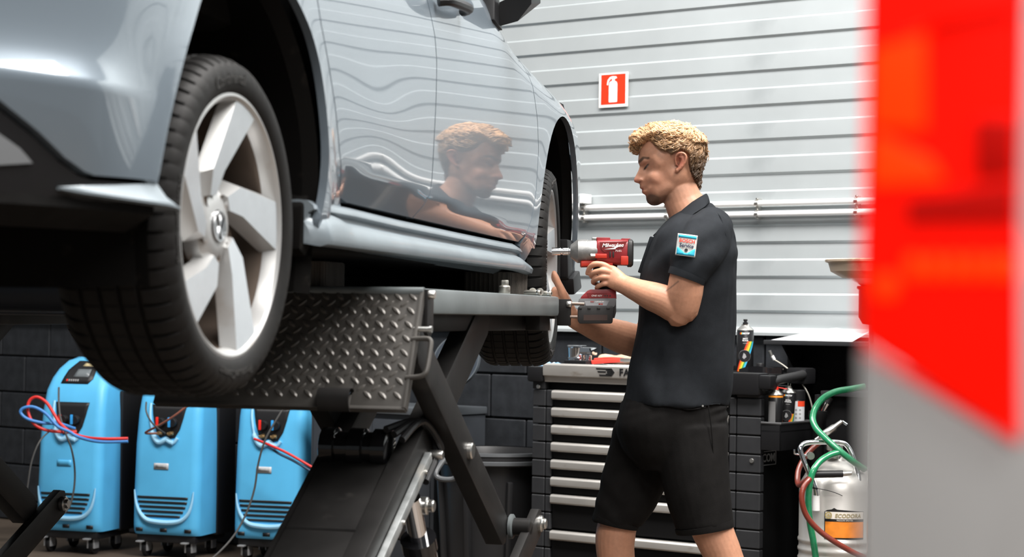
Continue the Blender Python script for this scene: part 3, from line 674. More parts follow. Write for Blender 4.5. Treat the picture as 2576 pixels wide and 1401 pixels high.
def half_mesh(bm, poly, half, h=11., lift=0.):
    pts, fs, bp = tri_region(poly, h); t = half(pts); bset = edge_dist(pts, bp) < .3
    a = [bm.verts.new(crop_pt(p[0], p[1], 0 if e else -q-lift)) for p, q, e in zip(pts, t, bset)]
    b = [x if e else bm.verts.new(crop_pt(p[0], p[1], q+lift)) for p, q, e, x in zip(pts, t, bset, a)]
    for f in fs:
        for L in (a, b):
            try: bm.faces.new([L[i] for i in f])
            except ValueError: pass
def remesh(bm, vox, smooth=6, fac=.5):
    bmesh.ops.recalc_face_normals(bm, faces=bm.faces[:])
    me = bpy.data.meshes.new('tmp'); bm.to_mesh(me); bm.free(); o = bpy.data.objects.new('tmp', me); COL.objects.link(o)
    r = o.modifiers.new('r', 'REMESH'); r.mode = 'VOXEL'; r.voxel_size = vox; r.use_smooth_shade = True
    s = o.modifiers.new('s', 'SMOOTH'); s.factor = fac; s.iterations = smooth
    out = bpy.data.meshes.new_from_object(o.evaluated_get(bpy.context.evaluated_depsgraph_get())); bpy.data.objects.remove(o); out.shade_smooth(); return out
def co_np(me): a = np.empty(len(me.vertices)*3, np.float32); me.vertices.foreach_get('co', a); return a.reshape(-1, 3).astype(float)
def set_co(me, c): me.vertices.foreach_set('co', c.astype(np.float32).ravel()); me.update()
def set_tone(me, col, name='tone'):
    at_ = me.color_attributes.new(name, 'FLOAT_COLOR', 'POINT'); a = np.ones((len(col), 4), np.float32); a[:, :3] = col; at_.data.foreach_set('color', a.ravel())
bm = nb()
half_mesh(bm, HEAD, head_half)
# ear: helix rim, bowl and lobe
def ear(sgn):
    y0 = sgn*.072; E = lambda a, b, o: crop_pt(a, b, y0+sgn*o)
    tube(bm, smooth_path([E(688, 700, -.004), E(672, 640, .002), E(676, 590, .008), (E(705, 560, .013)), E(745, 552, .016), E(785, 572, .017), E(797, 615, .016), E(783, 670, .013), E(755, 715, .010), E(722, 750, .006), E(700, 768, .002)], 5), .0042, 8)
    tube(bm, smooth_path([E(712, 600, .006), E(745, 605, .010), E(757, 640, .010), E(745, 690, .007)], 4), .0036, 8)
    tube(bm, [E(705, 745, .000), E(693, 770, .001), E(684, 790, -.002)], [.007, .007, .004], 8)
    tube(bm, smooth_path([E(760, 575, .004), E(770, 620, .004), E(757, 680, .003), E(725, 735, .0)], 4), .009, 8)
ear(-1); ear(1)
# neck and trunk
limb(bm, [(1690, 455, 0, 34, 36), (1706, 475, 0, 46, 40), (1718, 503, 0, 48, 43), (1734, 535, 0, 54, 52), (1748, 570, 0, 70, 80)])
torso_rings(bm, [(y, f+14, b-14, h*.88) for y, f, b, h in TORSO], 1.)
limb(bm, [(1700, 980, 0, 100, 115), (1700, 1060, 0, 100, 112), (1700, 1110, 0, 80, 95)])
# near (left) arm
limb(bm, [(1772, 580, -.15, 40), (1762, 620, -.18, 40), (1732, 688, -.205, 43, 46), (1723, 735, -.20, 44, 46), (1717, 770, -.19, 41, 43), (1709, 786, -.185, 34, 38)])
limb(bm, [(1720, 776, -.188, 37, 38), (1702, 775, -.182, 38, 40), (1672, 757, -.165, 39, 40), (1640, 745, -.14, 36, 37), (1605, 731, -.108, 29, 30), (1575, 718, -.082, 24, 22), (1558, 711, -.070, 23, 19)])
limb(bm, [(1563, 712, -.072, 23, 17), (1548, 703, -.068, 26, 15), (1534, 693, -.063, 27, 13), (1526, 690, -.060, 24, 10)])
def finger(rows): limb(bm, [(x, y, dy, r, r) for x, y, dy, r in rows], 10, 4)
finger([(1536, 677, -.066, 8.5), (1521, 668, -.069, 8.6), (1508, 664, -.067, 7.3), (1494, 665, -.063, 7.8), (1483, 674, -.053, 6.6), (1477, 688, -.042, 5.2)])
finger([(1534, 686, -.070, 8.5), (1518, 681, -.076, 8.8), (1506, 682, -.074, 7.0), (1494, 686, -.064, 7.6), (1488, 694, -.040, 6.8), (1498, 700, -.006, 6.4)])
finger([(1534, 698, -.070, 8.2), (1517, 697, -.076, 8.6), (1507, 699, -.073, 6.8), (1497, 703, -.062, 7.2), (1492, 710, -.040, 6.4), (1502, 714, -.008, 6.0)])
finger([(1538, 710, -.066, 8), (1521, 713, -.070, 7.8), (1513, 716, -.067, 6.2), (1505, 720, -.058, 6.4), (1501, 726, -.038, 5.8), (1510, 729, -.014, 5.2)])
finger([(1556, 700, -.055, 11), (1545, 690, -.030, 11), (1532, 684, .000, 9.5), (1514, 682, .018, 8.2), (1500, 684, .022, 7)])
# far (right) arm reaching to the wheel
limb(bm, [(1765, 585, .15, 40), (1740, 640, .18, 45), (1690, 740, .205, 47), (1655, 810, .20, 46), (1630, 850, .18, 43), (1618, 866, .17, 38)])
limb(bm, [(1632, 852, .18, 42), (1605, 858, .17, 43), (1565, 848, .15, 43), (1520, 832, .12, 37), (1475, 815, .085, 29), (1442, 800, .055, 24, 22), (1425, 786, .040, 23, 19)])
limb(bm, [(1432, 792, .045, 23, 18), (1418, 770, .034, 25, 16), (1409, 748, .030, 23, 14), (1404, 735, .032, 19, 12)])
finger([(1424, 757, .018, 11), (1416, 738, .006, 11), (1405, 714, -.002, 9.2), (1398, 697, -.004, 8.4), (1394, 687, -.003, 6.6)])
for k, (dx, dyy) in enumerate(((5, .03), (4, .05), (4, .07), (5, .09))):
    finger([(1408+dx, 745, .030+dyy*.6, 9), (1402+dx, 722, .03+dyy, 9), (1394+dx, 700+3*k, .034+dyy, 8), (1388+dx, 690+4*k, .036+dyy, 6.5)])
# legs: the near one steps back, the far one forward
limb(bm, [(1745, 1085, -.075, 70, 62), (1755, 1180, -.095, 64, 62), (1776, 1290, -.104, 54, 56), (1800, 1352, -.105, 50, 53), (1822, 1405, -.105, 47, 50), (1850, 1500, -.105, 50, 50), (1880, 1600, -.105, 36, 36), (1898, 1670, -.105, 27, 27), (1900, 1700, -.105, 27, 27)])
limb(bm, [(1640, 1085, .075, 70, 62), (1600, 1180, .095, 60, 60), (1562, 1290, .105, 50, 54), (1548, 1350, .105, 51, 53), (1550, 1405, .105, 48, 50), (1566, 1500, .105, 48, 49), (1590, 1600, .105, 35, 35), (1602, 1670, .105, 27, 27), (1602, 1700, .105, 27, 27)])
me = remesh(bm, .0025, 3)
c = co_np(me)
# back to the crop pixels of the face for the tones
A0 = crop_pt(0, 0, 0); AX = crop_pt(1000, 0, 0)-A0; AY = crop_pt(0, 1000, 0)-A0
M2 = np.linalg.inv(np.array([[AX.x, AY.x], [AX.z, AY.z]]))/1.0
q = (c[:, [0, 2]]-np.array([A0.x, A0.z]))@M2.T*1000; fx, fy = q[:, 0], q[:, 1]
tone = np.tile(np.array([.500, .248, .154]), (len(c), 1))
def blend(mask, col): 
    global tone
    tone = tone*(1-mask[:, None])+np.array(col)*mask[:, None]
def blob(x, y, rx, ry, rot=0., p=2.):
    a = math.radians(rot); dx, dy = fx-x, fy-y; u = (dx*math.cos(a)+dy*math.sin(a))/rx; v = (-dx*math.sin(a)+dy*math.cos(a))/ry
    return np.exp(-(np.abs(u)**p+np.abs(v)**p))
isface = (fy < 1260) & (fx < 1200)
blend(.40*isface*blob(430, 880, 190, 150), (.46, .20, .13)); blend(.6*blob(195, 870, 45, 50), (.50, .18, .13)); blend(.75*blob(735, 660, 75, 115)*(np.abs(c[:, 1]) > .066), (.52, .15, .095))
blend(.45*isface*blob(560, 1060, 190, 90, -25), (.27, .15, .10)); blend(.35*isface*blob(300, 950, 60, 25), (.25, .13, .09))
blend(np.clip(1.5*blob(400, 1130, 85, 75, 20, 4), 0, .95)*isface, (.075, .040, .024)); blend(np.clip(1.2*blob(520, 1120, 90, 40, -22, 3), 0, .6)*isface, (.12, .07, .045))
blend(.8*blob(268, 995, 26, 30, 0, 4)*(fx < 330), (.40, .13, .095))
blend(np.clip(1.5*blob(256, 622, 36, 17, -42, 4), 0, .95), (.075, .040, .024)); blend(np.clip(1.5*blob(312, 600, 44, 14, 8, 4), 0, .92), (.085, .045, .026)); blend(np.clip(1.7*blob(322, 706, 40, 11, -52, 3), 0, .97), (.016, .010, .008)); blend(.65*blob(336, 700, 16, 9, -52, 2), (.30, .25, .22)); blend(.5*blob(312, 668, 50, 14, -28), (.33, .15, .105)); blend(.85*blob(298, 986, 26, 5, 8, 2), (.16, .05, .04))
blend(.95*blob(245, 893, 13, 7, 10, 2), (.12, .04, .03)); blend(.8*blob(705, 690, 18, 42, 15)*(np.abs(c[:, 1]) > .06), (.20, .06, .04))
# arms: a little redder towards the hands, thin tattoo line on the upper arm
T0 = np.array(mp(1679, 731, -.25)-MO); T1 = np.array(mp(1706, 708, -.25)-MO); ab = (T1-T0)[[0, 2]]; tt = np.clip(((c[:, [0, 2]]-T0[[0, 2]])@ab)/(ab@ab), 0, 1)
dd = np.hypot(*(c[:, [0, 2]]-T0[[0, 2]]-tt[:, None]*ab).T); blend(.75*np.exp(-(dd/.0022)**2)*(c[:, 1] < -.2), (.10, .065, .055))
set_tone(me, tone)
body = mesh_obj('body', me, m_skin, man)
# eye
bm = nb(); lathe(bm, [(.0001, -.0105)]+[(.0105*math.sin(a), -.0105*math.cos(a)) for a in np.linspace(.2, pi-.2, 10)]+[(.0001, .0105)], axis='X', n=16)
eye = None and obj('eye', bm, mat('eye_dark', (.035, .022, .016), .25), man, loc=crop_pt(318, 708, -.033))
bm.free()
# hair: a cap following the skull plus curls
HAIR = [(115, 400), (135, 285), (200, 250), (300, 195), (430, 135), (600, 122), (750, 122), (870, 160), (990, 240), (1075, 330), (1105, 400), (1103, 520), (1088, 640), (1045, 750), (1020, 880), (1008, 975), (985, 985), (930, 915), (870, 845), (832, 760), (815, 690), (805, 570), (740, 540), (680, 570), (655, 606), (600, 596), (520, 550), (440, 516), (400, 466), (350, 400), (292, 440), (250, 515), (215, 545), (150, 520), (118, 460)]
def hair_half(P):
    d = edge_dist(P, HAIR)/5.004/S; hd = head_half(P)*(inside(P, HEAD))
    cut = edge_dist(P, HAIR); lo = np.clip((P[:, 1]-350)/350, 0, 1)
    top = .080*np.sqrt(np.clip(1-(1-np.clip(d/.07, 0, 1))**2, 0, 1))
    t = np.maximum(hd+.010-.004*lo, np.where(P[:, 1] < 420, top, 0))
    return np.minimum(t, .086)*np.sqrt(np.clip(d/.010, .0, 1))
bm = nb(); half_mesh(bm, HAIR, hair_half, 14.); me = remesh(bm, .0035, 3)
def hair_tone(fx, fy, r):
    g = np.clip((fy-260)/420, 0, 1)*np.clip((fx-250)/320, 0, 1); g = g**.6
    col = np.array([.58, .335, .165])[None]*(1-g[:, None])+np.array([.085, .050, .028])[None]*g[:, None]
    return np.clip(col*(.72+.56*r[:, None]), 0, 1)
c = co_np(me); q = (c[:, [0, 2]]-np.array([A0.x, A0.z]))@M2.T*1000
n = np.sin(c[:, 0]*310+4*np.sin(c[:, 2]*140))*np.sin(c[:, 2]*290+3*np.sin(c[:, 0]*120+c[:, 1]*90)); nn = np.empty(len(c)*3, np.float32); me.vertices.foreach_get('normal', nn); c = c+nn.reshape(-1, 3)*(n*.0022)[:, None]; set_co(me, c)
set_tone(me, hair_tone(q[:, 0], q[:, 1], .15+.35*(n*.5+.5)))
m_hair = mat('curly_hair', (.5, .3, .15), .34, attr='tone', spec=.7)
hair = mesh_obj('hair', me, m_hair, man)
verts = []; faces = []; tones = []
rs = np.random.default_rng(3); hp = np.array(HAIR)
cand = np.stack([rs.uniform(100, 1115, 9000), rs.uniform(115, 990, 9000)], 1); cand = cand[inside(cand, HAIR)][:2600]
prep = []; K = 20
for i, p in enumerate(cand[:520]):
    sgn = -1 if i % 5 else 1
    front = p[0] < 430; low = p[1] > 540
    fl = np.array([p[0]-860, p[1]-170]); fl = fl/(np.linalg.norm(fl)+1e-6)
    if low: fl = np.array([-.15, 1.]); fl /= np.linalg.norm(fl)
    ang = math.atan2(fl[1], fl[0])+rs.normal(0, .45 if not low else .25)
    fl = np.array([math.cos(ang), math.sin(ang)]); pr = np.array([-fl[1], fl[0]])
    L = rs.uniform(130, 240)*(.75 if front else 1)*(.65 if low else 1); amp = rs.uniform(12, 26)*(1.3 if front else 1)*(.6 if low else 1); ph = rs.uniform(0, 6.28); fq = rs.uniform(.9, 1.9)*(1.35 if front else 1); shade = rs.uniform(.1, 1.15)
    for q_ in range(6):
        of = rs.normal(0, 5, 3); dph = rs.normal(0, .22); dl = rs.uniform(.85, 1.1); s = np.linspace(0, 1, K)
        w = np.sin(ph+dph+s*fq*2*pi)*amp*np.minimum(1, s*3+.2); z = np.cos(ph+dph+s*fq*2*pi)*amp*.7+of[2]
        xy = p[None]+of[None, :2]+fl[None]*(L*dl*(s-.3))[:, None]+pr[None]*w[:, None]
        prep.append((sgn, np.column_stack([xy, z]), shade+rs.normal(0, .12)))
ALL = np.concatenate([q_[1] for q_ in prep]); ALL_IN = inside(ALL[:, :2], HAIR); ALL_ED = edge_dist(ALL[:, :2], HAIR); ALL_H = hair_half(ALL[:, :2])
for i, (sgn, P, shade) in enumerate(prep):
    sl = slice(i*K, i*K+K); ins, ed = ALL_IN[sl], ALL_ED[sl]
    if (~ins & (ed > 22)).any(): continue
    th = np.where(ins, ALL_H[sl], 0)+.002+P[:, 2]/5.004/S*.8+.0025
    Q = [crop_pt(a, b, sgn*max(t, 0)) for (a, b), t in zip(P[:, :2], th)]
    r0 = rs.uniform(.0006, .0012); base = len(verts)
    for k, (cc, a, b) in enumerate(frames(Q)):
        rr = r0*(1-.75*(k/(K-1))**2)
        for j in range(4): verts.append(cc+(a*math.cos(j*pi/2)+b*math.sin(j*pi/2))*rr*(1.8 if j % 2 else 1))
    for k in range(K-1):
        for j in range(4): faces.append((base+4*k+j, base+4*k+(j+1) % 4, base+4*k+4+(j+1) % 4, base+4*k+4+j))
    tones += [hair_tone(P[:1, 0], P[:1, 1], np.array([shade]))[0]]*(4*K)
me = bpy.data.meshes.new('curls'); me.from_pydata(verts, [], faces); me.shade_smooth(); set_tone(me, np.array(tones)); cu = mesh_obj('curls', me, m_hair, hair); cu['kind'] = 'stuff'
# polo shirt
bm = nb(); torso_rings(bm, TORSO+[(1016, 1567, 1828, .187)], 1., sub=6)
limb(bm, [(1788, 568, -.085, 50, 50), (1776, 592, -.160, 60, 54), (1750, 640, -.20, 58, 58), (1734, 676, -.205, 50, 58), (1726, 700, -.205, 46, 56)], 24, 3, False)
limb(bm, [(1780, 570, .085, 50, 50), (1755, 605, .165, 60, 56), (1715, 670, .20, 58, 58), (1690, 710, .205, 52, 55)], 24, 3, False)
me = remesh(bm, .0055, 6); c = co_np(me); nn = np.empty(len(c)*3, np.float32); me.vertices.foreach_get('normal', nn); nn = nn.reshape(-1, 3)
Z = c[:, 2]; Xc = c[:, 0]; Yc = c[:, 1]
fold = .008*np.sin(26*Xc+9*Z+3*np.sin(7*Z)+4*Yc)*np.clip((1.75-Z)/.35, .15, 1)*(1-np.clip((1.15-Z)/.3, 0, .4))+.0035*np.sin(60*Z-38*Xc+12*Yc)*np.exp(-((Z-1.42)/.10)**2)*(Yc < -.1)
fold += .006*np.sin(45*Xc+20*Z)*np.exp(-((Xc-(mp(1645, 700).x-MO.x))/.05)**2)*np.clip((1.5-Z)/.2, 0, 1)
hem = np.clip((1.0-Z)/.12, 0, 1); fold += .006*hem*np.sin(22*Xc+30*Yc)
c = c+nn*fold[:, None]; set_co(me, c)
shirt = mesh_obj('polo_shirt', me, m_cloth, man)
# collar: stand and fallen leaf around the neck
def collar(ring, name):
    bm = nb(); R = []
    for x, y, dy, x2, y2, dy2 in ring: 
        a = mp(x, y)-MO; b = mp(x2, y2)-MO; a.y += dy; b.y += dy2; mid = (a+b)/2; o = Vector((0, (dy+dy2)/2, .012)).normalized()*.008
        R.append([a, mid+o*.6, b, b-o*.5, mid-o*.3, a-o*.6])
    loft(bm, R); return obj(name, bm, m_cloth, shirt, ang=60)
for s in (-1, 1):
    collar([(1778, 487, 0, 1786, 508, 0), (1772, 489, s*.034, 1779, 512, s*.060), (1756, 498, s*.060, 1764, 525, s*.102), (1734, 512, s*.070, 1740, 540, s*.124), (1712, 530, s*.068, 1713, 560, s*.122), (1694, 549, s*.058, 1684, 585, s*.106), (1680, 562, s*.044, 1662, 600, s*.082), (1668, 570, s*.030, 1646, 590, s*.056)], 'collar')
# cuffs, hem band, placket
def ringband(name, rows, par, m=m_cloth):
    bm = nb(); limb(bm, rows, 26, 2, False); return obj(name, bm, m, par, ang=60)
ringband('sleeve_cuff', [(1731, 688, -.205, 47.5, 57), (1728, 695, -.205, 47.2, 57), (1725, 703, -.205, 46.2, 56)], shirt)
ringband('sleeve_cuff', [(1697, 700, .205, 53, 56), (1690, 712, .205, 52, 56)], shirt)
bm = nb(); box(bm, -.006, .006, -.016, .016, -.12, .0, .003); pk = obj('button_placket', bm, m_cloth, shirt, loc=mp(1640, 596)-MO); pk.rotation_euler = (0, math.radians(18), 0)
# stitched seams
def seam(rows, par, m, r=.0016, nm='seam'):
    bm = nb(); tube(bm, smooth_path([mp(*x)-MO for x in rows], 6), r, 6); return obj(nm, bm, m, par)
seam([(1786, 522, -.105), (1800, 532, -.14), (1814, 548, -.185), (1822, 580, -.205), (1828, 600, -.20)], shirt, m_cloth, .0022, 'shoulder_seam')
# sleeve badge (curved to the sleeve)
bc = mp(1727, 617, -.268)-MO; tilt = math.radians(7)
def bwarp(p, lift=0.):
    x, z, h = p; xx = x*math.cos(tilt)+z*math.sin(tilt); zz = -x*math.sin(tilt)+z*math.cos(tilt); return bc+V(xx, 7.5*(x-.012)**2+.10*z-h-lift-.006, zz)
def patch(name, poly, h, m, par):
    bm = nb(); pts, fs, bp = tri_region(poly, .006); a = [bm.verts.new(bwarp((p[0], p[1], h))) for p in pts]
    for f in fs: bm.faces.new([a[i] for i in f])
    o = obj(name, bm, m, par); o.modifiers.new('s', 'SOLIDIFY').thickness = .0012; return o
def rect(x0, x1, y0, y1): return [(x0, y0), (x1, y0), (x1, y1), (x0, y1)]
m_bw = mat('badge_grey', (.52, .52, .50), .8, bump=.3, bscale=900); m_bb = mat('badge_blue', (.03, .42, .62), .8, bump=.3, bscale=900)
bg = patch('sleeve_badge', rect(-.030, .030, -.0335, .0335), 0, m_bw, shirt)
patch('badge_field', rect(-.027, .027, .022, .0305), .0012, m_bb, bg)
patch('badge_field', [(-.027, -.0305), (.027, -.0305), (.027, -.008), (.022, -.010), (.004, -.024), (-.004, -.024), (-.022, -.010), (-.027, -.008)], .0012, m_bb, bg)
for s, sz, zz, col, sh in (('BOSCH', .0148, .0125, (.75, .05, .02), .0), ('Service', .0148, -.0015, (.01, .015, .05), .0)):
    text_obj('badge_lettering', s, sz, mat('badge_'+s.lower(), col, .7), bg, None, .0004, warp=lambda co, zz=zz: bwarp((co.x, co.y+zz, .0022+co.z)), bold=.0003)
bm = nb(); lathe(bm, [(.0001, .0), (.0048, .0), (.0050, .0006)], axis='Y', n=16); o = obj('badge_mark', bm, mat('badge_ink', (.02, .02, .025), .7), bg)
for v in o.data.vertices: v.co = bwarp((v.co.x, v.co.z-.015, .0018+v.co.y))
o.data.update()
# shorts
bm = nb()
torso_rings(bm, [(988, 1576, 1822, .165), (1030, 1556, 1826, .178), (1080, 1548, 1830, .180), (1140, 1568, 1826, .165), (1180, 1610, 1800, .13)], 1., sub=5)
limb(bm, [(1732, 1080, -.085, 94, 78), (1742, 1160, -.095, 88, 78), (1756, 1240, -.10, 80, 76), (1768, 1300, -.103, 74, 72), (1772, 1326, -.104, 72, 70)], 26, 3, False)
limb(bm, [(1656, 1030, .060, 98, 84), (1636, 1110, .080, 100, 80), (1597, 1200, .093, 84, 76), (1571, 1265, .10, 73, 70), (1552, 1300, .103, 63, 66), (1549, 1314, .104, 60, 64)], 26, 3, False)
me = remesh(bm, .0055, 5); c = co_np(me); nn = np.empty(len(c)*3, np.float32); me.vertices.foreach_get('normal', nn); nn = nn.reshape(-1, 3); Z = c[:, 2]; Xc = c[:, 0]; Yc = c[:, 1]
c = c+nn*(.0026*np.sin(30*Z+12*np.sin(7*Xc+3*Z)+9*Yc)*np.sin(11*Xc+6*Z+1)+.0032*np.sin(95*Z-60*Xc+8*np.sin(20*Z))*np.clip((Xc-(mp(1770, 1).x-MO.x))/.05, .12, 1)*np.clip((Z-.75)/.2, 0, 1))[:, None]; set_co(me, c)
shorts = mesh_obj('shorts', me, m_short, man)
for rows in ([(1771, 1318, -.104, 73.5, 71.5), (1773, 1328, -.104, 73, 71), (1774, 1334, -.104, 71.5, 70)], [(1551, 1304, .104, 61, 66), (1549, 1316, .104, 60.5, 65.5), (1548, 1321, .104, 59, 64)]): ringband('shorts_hem', rows, shorts, m_short)
seam([(1782, 1020, -.172), (1790, 1080, -.178), (1795, 1150, -.172), (1806, 1230, -.166), (1818, 1318, -.158)], shorts, m_matt, .0018, 'side_seam')
seam([(1690, 1018, -.178), (1730, 1030, -.182), (1776, 1024, -.176)], shorts, m_matt, .0018, 'pocket_seam')
bm = nb(); tube(bm, [mp(1768, 1021, -.179)-MO, mp(1768, 1021, -.184)-MO], .0032, 10); obj('pocket_rivet', bm, m_steel, shorts)
# shoes
for x, dy in ((1898, -.105), (1600, .105)):
    bm = nb(); c0 = mp(x, 1690, dy)-MO; c0.z = 0
    rr = [[c0+V(dx, sy*hw, z) for sy, z in ((-1, .0), (-1, .03), (-.8, h*.8), (-.3, h), (.3, h), (.8, h*.8), (1, .03), (1, .0))] for dx, hw, h in ((.075, .028, .06), (.055, .036, .10), (.0, .040, .11), (-.06, .044, .085), (-.13, .048, .060), (-.19, .040, .048), (-.215, .022, .035))]
    loft(bm, rr); obj('work_shoe', bm, m_black, man, ang=50)

# ------------------------------------------------------------------ impact wrench
WD_Y = -.022
wr = thing('impact_wrench', 'red and silver cordless impact wrench held against the front wheel', 'power tool', mp(1515, 800, WD_Y))
WO = Vector(wr.location)
wp = lambda x, y, dy=0.: mp(x, y, WD_Y+dy)-WO
m_red = mat('tool_red', (.21, .014, .017), .38, var=.2, vscale=30); m_tblk = mat('tool_black', (.014, .013, .013), .5); m_case = mat('worn_gear_case', (.24, .24, .235), .42, .7, var=.2, vscale=40, bump=.2, bscale=120); m_org = mat('tool_red_bright', (.42, .028, .014), .35); m_tgrey = mat('tool_grey', (.13, .13, .135), .5); m_white = mat('print_white', (.82, .80, .78), .5)
def xl(bm, rows, n=20, sq=2.):
    """loft along x: (px, centre py, half height px, half depth m)"""
    R = []
    for x, y, hh, hd in rows:
        c = wp(x, y); ring = []
        for k in range(n):
            a = 2*pi*k/n; ca, sa = math.cos(a), math.sin(a); e = 2/sq
            ring.append(c+V(0, -hd*abs(ca)**e*(1 if ca > 0 else -1), hh/S*abs(sa)**e*(1 if sa > 0 else -1)))
        R.append(ring)
    loft(bm, R)
def part(name, bm, m, par=wr, ang=35): return obj(name, bm, m, par, ang)
bm = nb(); xl(bm, [(1388, 632, 9.5, .012), (1409, 632, 10, .0126), (1411, 632, 8, .010), (1415, 632, 8, .010), (1417, 632, 10, .0126), (1430, 632, 10, .0126), (1432, 632, 8, .010), (1436, 632, 8, .010)]); part('drive_socket', bm, m_chrome)
bm = nb(); xl(bm, [(1434, 632, 12, .016), (1436, 632, 17, .022), (1449, 632, 27, .033), (1453, 632, 29.5, .036), (1476, 632, 30, .037), (1478, 632, 29, .036), (1502, 633, 30, .037)], 28); part('gear_case', bm, m_case, ang=25)
bm = nb(); xl(bm, [(1500, 634, 30, .036), (1504, 634, 32, .038), (1560, 635, 33, .039), (1580, 636, 33, .038), (1586, 636, 31, .036)], 24, 3.2); housing = part('motor_housing', bm, m_red)
bm = nb(); xl(bm, [(1577, 637, 30, .0395), (1580, 637, 35, .040), (1588, 637, 35, .039), (1592, 637, 31, .034)], 20, 4); part('end_cap', bm, m_tblk)
bm = nb(); box(bm, -.022, .022, -.018, .018, -.004, .008, .003); part('top_rail', bm, m_red).location = wp(1517, 604)
bm = nb(); box(bm, -.010, .010, -.012, .012, -.003, .006, .002); part('top_latch', bm, m_steel).location = wp(1497, 602)
bm = nb(); box(bm, -.014, .014, -.016, .016, -.003, .005, .002); part('rear_rail', bm, m_red).location = wp(1574, 604)
bm = nb(); xl(bm, [(1460, 664, 7, .026), (1462, 664, 9, .028), (1500, 663, 9, .030), (1540, 664, 8, .030)], 16, 4); part('front_guard', bm, m_org)
bm = nb(); box(bm, -.022, .016, -.004, .006, -.007, .007, .003); part('side_boss', bm, m_org).location = wp(1514, 644, -.039)
bm = nb(); tube(bm, [wp(1486, 643, -.036), wp(1500, 643, -.037)], .006, 10); part('side_screw', bm, m_steel)
bm = nb(); box(bm, -.012, .012, -.004, .004, -.014, .014, .003); part('rear_panel', bm, m_org).location = wp(1571, 655, -.037)
for x in (1535, 1543):
    bm = nb(); box(bm, -.0022, .0022, -.002, .002, -.009, .009, .001); part('vent_slot', bm, m_tblk, housing).location = wp(x, 640, -.0398)
def wedge(name, poly, h, m, par): 
    bm = nb(); prism(bm, [((x), (y)) for x, y in poly], lambda a, b, q: wp(a, b, q), h, h-.0015, 0); return part(name, bm, m, par)
wedge('logo_panel', [(1508, 609), (1578, 607), (1568, 624), (1520, 634), (1514, 628)], -.0388, mat('tool_red_panel', (.16, .012, .012), .4), housing)
text_obj('brand_lettering', 'Milwaukee', 13.5/S, m_white, housing, basis(wp(1541, 617, -.0408), (1, 0, .035), (0, 0, 1)), .0004, shear=.35, bold=.0002, spacing=.92)
wedge('lightning_mark', [(1520, 627), (1546, 623), (1544, 620.5), (1566, 616), (1548, 624.5), (1549, 626.5)], -.0400, m_white, housing)
text_obj('model_lettering', 'FUEL', 6.5/S, m_white, housing, basis(wp(1556, 631, -.0410), (1, 0, .03), (0, 0, 1)), .0004, spacing=1.2, shear=.2)
# handle, trigger, foot and battery
bm = nb(); limb_rows = [(1534, 664, 21, .020), (1528, 690, 17, .018), (1524, 712, 16, .018), (1527, 732, 19, .020)]
R = [[wp(x, y)+V(hw/S*math.cos(2*pi*k/16), hd*math.sin(2*pi*k/16), 0) for k in range(16)] for x, y, hw, hd in limb_rows]; loft(bm, R); part('handle', bm, m_tblk)
bm = nb(); box(bm, -.014, .012, -.030, .010, -.014, .012, .004); part('trigger', bm, m_tblk).location = wp(1503, 681)
F3 = lambda a, b, q: wp(a, b, q)
bm = nb(); prism(bm, [(1459, 752), (1463, 745), (1478, 731), (1486, 728), (1545, 727), (1550, 733), (1551, 752)], F3, -.036, .036, .002); foot = part('handle_foot', bm, m_red)
bm = nb(); prism(bm, [(1457, 751), (1550, 750), (1548, 768), (1543, 774), (1462, 774), (1454, 762)], F3, -.037, .037, .002); pk = part('battery_case', bm, m_tgrey)
bm = nb(); prism(bm, [(1456, 770), (1541, 770), (1545, 774), (1541, 811), (1538, 814), (1458, 814), (1453, 806), (1453, 778)], F3, -.040, .040, .003); bt = part('battery_pack', bm, m_tblk)
bm = nb(); prism(bm, [(1543, 752), (1550, 752), (1550, 785), (1546, 800), (1541, 800)], F3, -.034, .034, .002); part('release_latch', bm, m_tblk)
wedge('foot_panel', [(1476, 737), (1527, 737), (1530, 750), (1482, 750)], -.0355, mat('tool_red_panel', (.16, .012, .012), .4), foot)
text_obj('foot_lettering', 'ONE KEY', 6/S, m_white, foot, basis(wp(1501, 744, -.0382), (1, 0, 0), (0, 0, 1)), .0003, shear=.2, spacing=1.1)
for x in (1522, 1528, 1535):
    bm = nb(); lathe(bm, [(.0001, 0), (.0022, 0), (.0022, .001)], axis='Y', n=10); part('indicator', bm, m_tblk, foot).location = wp(x, 744, -.0372)
wedge('label_panel', [(1470, 757), (1533, 756), (1526, 769), (1474, 769)], -.0365, mat('tool_label', (.25, .25, .26), .5), pk)
text_obj('battery_lettering', 'RED', 5.2/S, m_org, pk, basis(wp(1490, 759, -.0385), (1, 0, 0), (0, 0, 1)), .0003); text_obj('battery_lettering', 'LITHIUM', 5.2/S, m_white, pk, basis(wp(1509, 759, -.0385), (1, 0, 0), (0, 0, 1)), .0003)
text_obj('battery_lettering', 'M18', 5.6/S, m_org, pk, basis(wp(1511, 765, -.0385), (1, 0, 0), (0, 0, 1)), .0003, bold=.0002)
wedge('battery_recess', [(1468, 792), (1528, 792), (1528, 806), (1468, 806)], -.0390, mat('recess_brown', (.03, .014, .010), .6), bt)
for x in (1460, 1482, 1506, 1530):
    bm = nb(); box(bm, -.005, .005, -.003, .003, -.003, .003, .001); part('battery_rib', bm, m_tblk, bt).location = wp(x, 775, -.040)
